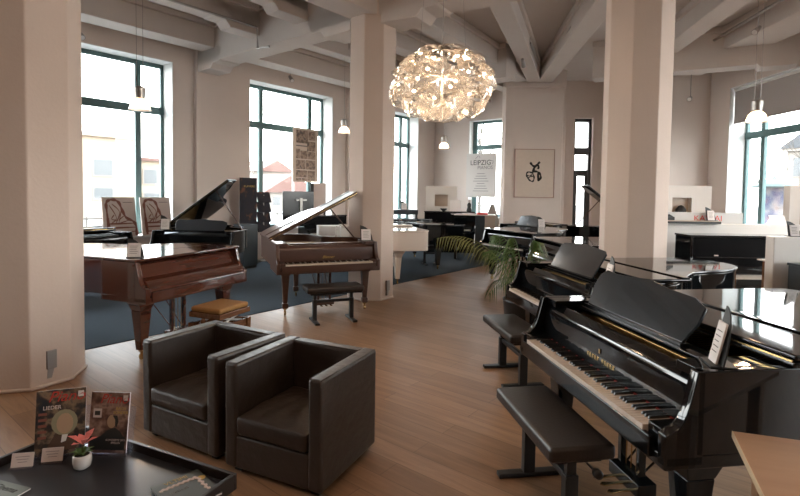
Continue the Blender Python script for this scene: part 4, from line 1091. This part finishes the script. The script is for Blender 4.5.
# leaflet rack
lr = thing('leaflet_rack', 'leaflet rack with three tilted dark leaflets right of the roll-up banner', 'leaflet rack', tuple(W(10.12, 7.18)), WA)
MB().tube([(.18, .05, 0), (.18, .05, 1.62)], .015, 8).build('pole', M['steel'], lr); MB().lathe([(.01, 0), (.18, 0), (.17, .02), (.01, .03)], (.18, .05, 0), 20).build('base', M['steel'], lr)
for i in range(4):
    MB().box(0, .36, -.02, .02, 0, .26, Matrix.Translation((.0, 0, .72 + i * .24)) @ Matrix.Rotation(-rad(20), 4, 'X')).build('leaflet', M['poster'], lr)
# television on a stand before the second window
tv = thing('television', 'dark flat screen on a chrome stand before the second left window', 'television', tuple(W(9.9, 7.80)), WA - .1)
MB().box(-.05, .86, 0, .05, .95, 1.72).build('screen', M['screen'], tv, bevel=.006)
MB().box(.42, .50, -.03, 0.0, .9, 1.55).build('bracket', M['steel'], tv); MB().box(.30, .62, -.035, -.01, 1.48, 1.52).build('crossbar', M['steel'], tv)
MB().tube([(.46, .02, .05), (.46, .02, .95)], .03, 10).build('pole', M['chrome'], tv); MB().box(.15, .77, -.2, .25, 0, .04).build('base', M['blackmat'], tv)
fb = thing('flyer_board', 'pale flyer board with a dark triangle right of the flat screen', 'board', tuple(W(10.0, 8.82)), WA - .1)
MB().box(0, .40, 0, .02, .6, 1.95).build('sheet', M['cardpaper'], fb); MB().prism([(0, .62), (.40, .62), (.40, 1.25)], -.003, 0, None, 'y').build('dark_triangle', M['ink'], fb)
MB().box(-.10, 0, 0, .03, .3, 1.95).build('edge_strip', M['ink'], fb); MB().box(-.05, .4, -.1, .15, 0, .04).build('base', M['steel'], fb); MB().box(.15, .2, .02, .05, 0, .6).build('leg', M['steel'], fb)
# black upright under second window
upright('black upright piano under the second left window, behind the walnut grand', tuple(W(9.12, 7.9).xy), WA - .15, Wd=1.30, H=1.12, D=.5)
db = thing('cabinet', 'dark blue cabinet just right of the raised-lid black grand', 'cabinet', (-3.40, 10.72, 0), WA)
MB().box(0, .37, 0, .4, 0.06, .97).build('body', M['darkblue'], db, bevel=.006); MB().box(.02, .35, .02, .38, 0, .06).build('plinth', M['blackmat'], db)
# low white things on floor behind walnut piano
wp = thing('cabinet', 'white low cabinet seen behind the prop of the walnut lid', 'cabinet', (-1.85, 11.28, 0), .3)
MB().box(0, .75, 0, .4, .05, .93).build('body', M['white'], wp, bevel=.006); MB().box(.02, .73, .02, .38, 0, .05).build('plinth', M['blackmat'], wp)

# two piano-frame posters leaning on the sill of the first window
def lean_poster(label, t, n=10.44):
    r = thing('poster_board', label, 'poster', tuple(W(n, t, ZS + .006)), WA, 'posters of a bare piano frame')
    T = Matrix.Rotation(-rad(9), 4, 'X'); w, h = .62, .79
    MB().box(0, w, 0, .02, 0, h, T).build('board', M['cardpaper'], r)
    F = face_T(T @ Vector((0, -.002, 0)), (1, 0, 0), T.to_3x3() @ Vector((0, 0, 1)))
    X = lambda x, y: (x / 240 * w, (290 - y) / 290 * h)
    pts = [X(40, 280), X(30, 100), X(30, 45), X(50, 22), X(90, 20), X(120, 40), X(140, 95), X(165, 150), X(215, 180), X(235, 215), X(236, 285)]
    def ribbon(P, wd, dz):
        s = stroke(P, wd); s.v = [tuple(F @ Vector((x, z, dz))) for x, y, z in s.v]; return s
    ribbon(pts, .030, .0006).build('rim_drawing', M['rimred'], r, fix=False)
    m = MB()
    for P in ([X(35, 195), X(220, 195)], [X(40, 225), X(232, 225)], [X(45, 260), X(232, 255)]):
        ribbon(P, .018, .0005).build('frame_rail', M['rimred'], r, fix=False)
    for P in ([X(50, 60), X(95, 150), X(60, 190)], [X(70, 50), X(120, 110), X(90, 190)], [X(80, 130), X(60, 160), X(100, 170)], [X(110, 170), X(160, 130)], [X(120, 190), X(190, 170)], [X(135, 90), X(110, 190)]):
        ribbon(P, .010, .0005).build('frame_strut', M['rimred'], r, fix=False)
    MB().box(w * .62, w * .92, h * .86, h * .875, .0004, .001, F).build('caption', M['inkgrey'], r)
    return r
lean_poster('left one of two posters of a bare piano frame leaning on the first window sill', 3.88)
lean_poster('right one of two posters of a bare piano frame leaning on the first window sill', 4.60)

# ---------------------------------------------------------------- lamps
def pendant(label, x, y, z, wires=1, power=18):
    r = thing('pendant_lamp', label, 'pendant lamp', (x, y, z), 0, 'glass pendant lamps')
    MB().lathe([(.045, .09), (.065, .10), (.075, .24), (.07, .25), (.04, .27)], n=20).build('socket', M['steel'], r, smooth=False)
    MB().lathe([(.145, -.055), (.14, -.05), (.11, .05), (.062, .11), (.058, .108), (.106, .045), (.136, -.05)], n=28, cap=False).build('glass_shade', M['shade'], r, smooth=True, fix=False)
    MB().lathe([(.001, -.03), (.035, -.015), (.05, .03), (.035, .075), (.02, .10)], n=16).build('bulb', M['bulb'], r, smooth=True)
    m = MB()
    for i in range(wires): m.tube([((i - (wires - 1) / 2) * .09, 0, .27), ((i - (wires - 1) / 2) * .09, 0, 4.98 - z)], .0035, 5)
    m.build('cord', M['wire'], r)
    MB().box(-.10, .10, -.03, .03, 4.98 - z, 5.25 - z).build('ceiling_mount', M['steel'], r)
    l = bpy.data.lights.new('pendant_light', 'POINT'); l.energy = power; l.color = (1, .70, .45); l.shadow_soft_size = .06
    lo = bpy.data.objects.new('pendant_light', l); COL.objects.link(lo); lo.location = (x, y, z - .02)
    return r
pendant('glass pendant lamp hanging before the first left window', -3.624, 6.9, 2.86, 2)
pendant('glass pendant lamp hanging left of the middle column', -1.32, 11.5, 3.13)
pendant('glass pendant lamp hanging below the crystal chandelier in the far room', 1.126, 13.0, 2.95)
pendant('glass pendant lamp hanging before the roller blind at the right', 5.139, 7.2, 2.86, 2, 30)

# chandelier of fan-shaped clear petals
CHX, CHY, CHZ = .375, 4.65, 2.705
chd = thing('chandelier', 'large round chandelier of clear fan-shaped petals hanging in the middle of the room', 'chandelier', (CHX, CHY, CHZ), 0)
Rh, Rz = .49, .35
rows = [(-72, 4), (-50, 8), (-28, 11), (-5, 13), (18, 12), (41, 9), (64, 5)]
pc_ = 0; rr = random.Random(3)
def petal_mesh(sz):
    mb = MB(); n = 12; rings = 4
    mb.v.append((0, 0, 0))
    for j in range(1, rings + 1):
        rj = sz * j / rings
        for i in range(n + 1):
            a = PI * (.0 + 1.0 * i / n); rd = rj * (1 + (.05 if i % 2 else -.03) * (j / rings))
            z = -.34 * rj * (j / rings) ** 1.5 + (.020 if i % 2 else -.012) * (j / rings)
            mb.v.append((rd * math.cos(a), rd * math.sin(a) * 1.0, z))
    for i in range(n): mb.f.append((0, 1 + i, 2 + i))
    for j in range(rings - 1):
        for i in range(n):
            a = 1 + j * (n + 1) + i; mb.f.append((a, a + n + 1, a + n + 2, a + 1))
    return mb
proto = petal_mesh(.15).build('petal', M['crystal'], chd, smooth=False, fix=False)
first = True
for (lat, n) in rows:
    la = rad(lat)
    for k in range(n):
        lo_ = 2 * PI * (k + .5 * (rows.index((lat, n)) % 2)) / n
        p = Vector((Rh * math.cos(la) * math.cos(lo_), Rh * math.cos(la) * math.sin(lo_), Rz * math.sin(la)))
        nrm = Vector((p.x / Rh**2, p.y / Rh**2, p.z / Rz**2)).normalized()
        up = Vector((0, 0, 1)); e = up.cross(nrm).normalized() if abs(nrm.z) < .99 else Vector((1, 0, 0)); w = nrm.cross(e)
        for flip in ((1, -1) if lat in (-27, -4, 19, 42) or True else (1,)):
            if pc_ >= 150: continue
            if flip == -1: continue
            o = proto if first else proto.copy()
            if not first: COL.objects.link(o); o.parent = chd
            first = False; pc_ += 1
            Rm = Matrix((( e.x, w.x * flip, nrm.x * flip), (e.y, w.y * flip, nrm.y * flip), (e.z, w.z * flip, nrm.z * flip))).to_4x4()
            if flip == -1: Rm = Matrix(((-e.x, -w.x, nrm.x), (-e.y, -w.y, nrm.y), (-e.z, -w.z, nrm.z))).to_4x4()
            tilt = Matrix.Rotation(rr.uniform(-.22, .22) - .30, 4, 'X') @ Matrix.Rotation(rr.uniform(-.2, .2), 4, 'Z')
            o.matrix_local = Matrix.Translation(p * rr.uniform(.94, 1.06)) @ Rm @ tilt
m = MB()
for k in range(12):
    a = k * PI / 6; m.tube([(0, 0, .08), (.26 * math.cos(a), .26 * math.sin(a), .10 * math.sin(k * 2)), (.42 * math.cos(a), .42 * math.sin(a), .12 * math.sin(k * 3))], .0012, 4)
m.tube([(0, 0, -.3), (0, 0, .33)], .012, 8)
m.build('inner_frame', M['wire'], chd)
for k in range(8):
    a = k * PI / 4 + .2; zz = .10 if k % 2 else -.06
    MB().lathe([(.001, -.018), (.012, -.012), (.018, 0), (.012, .012), (.001, .018)], (.27 * math.cos(a), .27 * math.sin(a), zz), 10).build('bulb', M['bulb2'], chd, smooth=True)
m = MB(); m.tube([(0, 0, .32), (0, 0, 5.24 - CHZ)], .003, 5)
for sx in (-1, 1): m.tube([(sx * .22, 0, .26), (sx * .06, 0, 5.24 - CHZ)], .0015, 4)
m.build('suspension_wires', M['wire'], chd)
MB().lathe([(.06, 5.19 - CHZ), (.06, 5.25 - CHZ)], n=20).build('ceiling_rose', M['reveal'], chd)
l = bpy.data.lights.new('chandelier_light', 'POINT'); l.energy = 32; l.color = (1, .72, .48); l.shadow_soft_size = .06
lo = bpy.data.objects.new('chandelier_light', l); COL.objects.link(lo); lo.location = (CHX, CHY, CHZ)

# tracks, pipes and spots
def rail(label, pts, r=.022, mat='steel', name='track_rail', cat='rail'):
    m = MB(); m.tube(pts, r, 8)
    for p in (() if name == 'conduit_pipe' else (pts[0], pts[-1])): m.tube([p, (p[0], p[1], SLAB)], .008, 5)
    o = m.build(name, M[mat]); tag(o, label, cat); return o
rail('grey conduit pipe stepping down a ceiling beam near the left windows', [tuple(W(8.05, 1.75, 4.79)), tuple(W(8.05, 5.66, 4.79)), tuple(W(8.05, 5.68, 4.40)), tuple(W(7.72, 5.70, 4.39))], .022, 'steel', 'conduit_pipe', 'pipe')
rail('short grey lighting rail on the ceiling left of the middle column', [(-2.07, 11.45, 5.0), (-1.25, 12.7, 5.0)], .03)
rail('long grey lighting rail under the ceiling at the right', [(6.656, 11.657, 5.0), (6.25, 8.1, 5.0)], .03)
rail('grey lighting rail along the left of the converging ceiling beams', [(2.762, 10.85, 5.0), (3.55, 12.8, 5.0)], .03)
rail('grey lighting rail along the right of the converging ceiling beams', [(3.30, 9.8, 5.0), (3.72, 12.8, 5.0)], .03)
rail('short thick lighting rail close to the right octagonal column top', [(4.35, 8.9, 5.0), (4.35, 6.9, 5.0)], .04)
def spot(label, p, q, loc_top):
    r = thing('spotlight', label, 'spotlight', p, 0, 'small ceiling spotlights')
    MB().tube([(0, 0, 0), (0, 0, loc_top - p[2])], .008, 6).build('stem', M['steel'], r)
    d = Vector(q).normalized(); e = d * .14
    MB().tube([tuple(-e * .4), tuple(e)], [.035, .055], 14).build('lamp_head', M['steel'], r)
    MB().tube([tuple(e * 1.0 + d * .001), tuple(e * 1.0 + d * .006)], .045, 14).build('lens', M['paper'], r)
spot('spotlight above the first left window', (-6.02, 9.35, 4.60), (.5, -.4, -.6), 4.72)
spot('spotlight above the second left window', (-2.85, 12.75, 4.62), (.4, -.5, -.6), 4.72)
spot('chromed spotlight before the broad pier under the converging beams', (2.75, 11.4, 4.75), (.3, .6, -.6), SLAB)
spot('grey spotlight in the corner right of the right column', (6.95, 12.0, 4.1), (-.5, -.6, -.3), 4.8)
spot('second spotlight on the long rail at the right', (6.38, 9.0, 4.75), (-.6, -.3, -.5), 5.0)
# metal boxes at column feet
def sock(label, c, ang):
    u = Vector((math.cos(ang), math.sin(ang), 0)); r = thing('wall_socket', label, 'socket', (c[0] + u.x * .362, c[1] + u.y * .362, .12), ang + PI / 2)
    MB().box(-.04, .04, -.035, 0, .03, .19).build('housing', M['steel'], r, bevel=.006); MB().prism([(-.03, .03), (-.035, -.05), (.0, -.05), (.02, .03)], -.025, -.005, None, 'y').build('bracket', M['steel'], r)
sock('small steel floor box on the foot of the left column', Lc, rad(-31)); sock('small steel floor box on the foot of the middle column', Cc, rad(-84 + 45))
# ---------------------------------------------------------------- outside
struct(MB().prism([(-80, -40), (80, -40), (80, 110), (-80, 110)], -.5, -.35).build('floor_street', M['pavement']))
def building(label, p0, ang, Wd, H, D, mat, rows, cols, ww, wh, z0, dz, roof=None, x0=1.0, name='building'):
    r = thing(name, label, 'building', (p0[0], p0[1], -.35), ang)
    MB().box(0, Wd, 0, D, 0, H).build('wall', mat, r)
    n = 0
    for j in range(rows):
        for i in range(cols):
            x = x0 + i * (Wd - 2 * x0) / max(1, cols - 1) - (ww / 2 if cols > 1 else 0) if cols > 1 else x0
            z = z0 + j * dz
            f = MB().box(x - .08, x + ww + .08, -.06, 0, z - .08, z + wh + .08).build('window', M['facade2'], r)
            MB().box(x, x + ww, -.08, -.05, z, z + wh).build('pane', M['outpane'], f)
    MB().box(-.2, Wd + .2, -.3, D, H, H + .25).build('cornice', M['facade2'], r)
    if roof == 'gable':
        MB().prism([(-.4, H + .2), (Wd + .4, H + .2), (Wd / 2, H + .2 + Wd * .28)], -.4, D + .4, None, 'y').build('roof', M['redroof'], r)
    if roof == 'slate':
        MB().prism([(-.4, H + .2), (Wd + .4, H + .2), (Wd * .5, H + .2 + Wd * .38)], -.4, D + .4, None, 'y').build('roof', M['greyhouse'], r)
    return r
def plain_house(label, n, t, Wd, H, D, mat, wins, roof=None):
    b = W(n, t); r = thing('building', label, 'building', (b.x, b.y, -.35), WA)
    MB().box(0, Wd, 0, D, 0, H).build('wall', mat, r)
    for (x, z, ww, wh) in wins:
        f = MB().box(x - .1, x + ww + .1, -.06, 0, z - .1, z + wh + .1).build('window', M['facade2'], r); MB().box(x, x + ww, -.08, -.05, z, z + wh).build('pane', M['outpane'], f)
    if roof: MB().prism([(-.4, H), (Wd + .4, H), (Wd / 2, H + Wd * .3)], -.4, D + .4, None, 'y').build('roof', M['redroof'], r)
    else: MB().box(-.2, Wd + .2, -.3, D, H, H + .25).build('cornice', M['redroof'] if Wd < 6 else mat, r)
plain_house('cream rendered house across the street seen through the first left window', 40, 4.5, 12.7, 5.9, 8, M['facade'], [(9.7, 3.1, 1.25, 1.15), (9.7, 1.35, 1.25, .8), (6.3, 3.1, 1.25, 1.15), (6.3, 1.35, 1.25, .8)])
plain_house('low cream annex beside the cream house across the street', 41, 17.5, 5.2, 4.4, 6, M['facade'], [(.7, 2.6, 1.0, 1.1), (.7, .9, 1.2, .9), (3.0, 2.6, 1.0, 1.1)])
plain_house('low red-roofed house seen through the second left window', 44, 32, 7, 2.0, 6, M['facade2'], [(1, .6, 1, .9), (3.4, .6, 1, .9)], True)
plain_house('distant gabled house with a red roof seen through the second left window', 52, 37, 5, 4.6, 6, M['facade2'], [(1, 2.4, 1, 1.2), (3, 2.4, 1, 1.2)], True)
building('grey slate-roofed house seen through the right window', (28, 36), -1.2, 8, 5.5, 8, M['facade2'], 2, 3, 1.0, 1.3, 1.2, 2.5, roof='slate')
def tree(label, x, y, h, seed, spread=.33, r0=.16, kind='bare'):
    r = thing('tree', label, 'tree', (x, y, -.35)); rn = random.Random(seed)
    trunk = MB(); trunk.tube([(0, 0, 0), (.05, .03, h * .3), (0, .05, h * .55)], [r0, r0 * .8, r0 * .6], 8); trunk.build('trunk', M['bark'], r)
    m = MB()
    def br(p, d, L, rad_, lv):
        q = p + d * L; m.tube([tuple(p), tuple(p + d * L * .5 + Vector((rn.uniform(-.05, .05), rn.uniform(-.05, .05), .03)) * L), tuple(q)], [rad_, rad_ * .8, rad_ * .55], 5, cap=False)
        if lv > 0:
            for _ in range(3):
                dd = (d + Vector((rn.uniform(-1, 1), rn.uniform(-1, 1), rn.uniform(-.2, .8))) * spread * 2).normalized(); br(q, dd, L * .68, rad_ * .55, lv - 1)
    for k in range(5):
        a = k * 1.3; br(Vector((0, .05, h * (.35 + .05 * k))), Vector((math.cos(a) * .6, math.sin(a) * .6, 1)).normalized(), h * .2, r0 * .45, 3)
    m.build('branches', M['bark'], r, fix=False)
b = W(18, 10.8); tree('bare tree with a slim trunk outside the second left window', b.x, b.y, 7.5, 5, r0=.10)
b = W(20, 4.0); tree('bare tree outside the first left window', b.x, b.y, 9, 8, r0=.06)
b = W(17, 17.5); tree('bare tree outside the third left window', b.x, b.y, 7, 11, r0=.12)
tree('bare tree outside the back window behind the banner', 3.9, 24.5, 9, 21, r0=.10)
tree('bare tree right of the advertising column outside the right window', 24.5, 29, 7, 31, r0=.10)
tree('bare tree left of the advertising column outside the right window', 17.6, 24.0, 5.5, 33, r0=.07)
ad = thing('advertising_column', 'round advertising column with posters and a green cap outside the right window', 'advertising column', (16.6, 22.0, -.35))
MB().lathe([(.6, 0), (.6, .3), (.52, .35), (.52, 2.5), (.6, 2.55)], n=24).build('shaft', M['pillarprint'], ad, smooth=True)
MB().lathe([(.85, 2.55), (.88, 2.62), (.5, 2.8), (.1, 2.95), (.02, 3.1)], n=24).build('cap', M['coppergreen'], ad, smooth=True)
fe = thing('fence', 'low dark street fence outside the second and back windows', 'fence', tuple(W(19, 6, -.35)), WA)
m = MB(); m.box(0, 16, 0, .04, 1.0, 1.05); m.box(0, 16, 0, .04, .3, .35); m.build('rails', M['bark'], fe)
m = MB()
for i in range(33): m.box(i * .5, i * .5 + .04, 0, .04, 0, 1.1)
m.build('posts', M['bark'], fe)
st = thing('street_lamp', 'thin street lamp post outside the second left window', 'street lamp', tuple(W(16, 13.0, -.35)))
MB().tube([(0, 0, 0), (0, 0, 5.2)], .05, 8).build('pole', M['wire'], st); MB().lathe([(.05, 5.2), (.2, 5.35), (.16, 5.6), (.03, 5.7)], n=14).build('lantern', M['paper'], st)
cr = thing('car', 'red parked car outside the right window', 'car', (15.2, 18.6, -.35), .6)
MB().prism([(-1.9, .3), (1.9, .3), (1.95, .7), (1.2, .85), (.7, 1.35), (-.8, 1.38), (-1.4, .95), (-1.95, .8)], -.8, .8, None, 'y').build('body', pmat('red_car_paint', (.42, .06, .04), .3), cr, bevel=.05)
for x in (-1.2, 1.2):
    for y in (-.8, .8): MB().tube([(x, y - .1, .32), (x, y + .1, .32)], .32, 16).build('wheel', M['blackmat'], cr)

# ---------------------------------------------------------------- light
w = bpy.data.worlds.new('sky'); scene.world = w; w.use_nodes = True
nt = w.node_tree; bg = nt.nodes['Background']
tc = nt.nodes.new('ShaderNodeTexCoord'); sx = nt.nodes.new('ShaderNodeSeparateXYZ'); rp = nt.nodes.new('ShaderNodeValToRGB')
nt.links.new(tc.outputs['Generated'], sx.inputs[0]); nt.links.new(sx.outputs['Z'], rp.inputs[0]); nt.links.new(rp.outputs[0], bg.inputs[0])
rp.color_ramp.elements[0].position = 0.0; rp.color_ramp.elements[0].color = (1, .98, .95, 1); rp.color_ramp.elements[1].position = .7; rp.color_ramp.elements[1].color = (.80, .90, 1, 1)
bg.inputs[1].default_value = WORLD
scene.view_settings.view_transform = 'Standard'; scene.view_settings.look = 'None'; scene.view_settings.gamma = 1; scene.view_settings.use_curve_mapping = False
scene.view_settings.exposure = EXPO
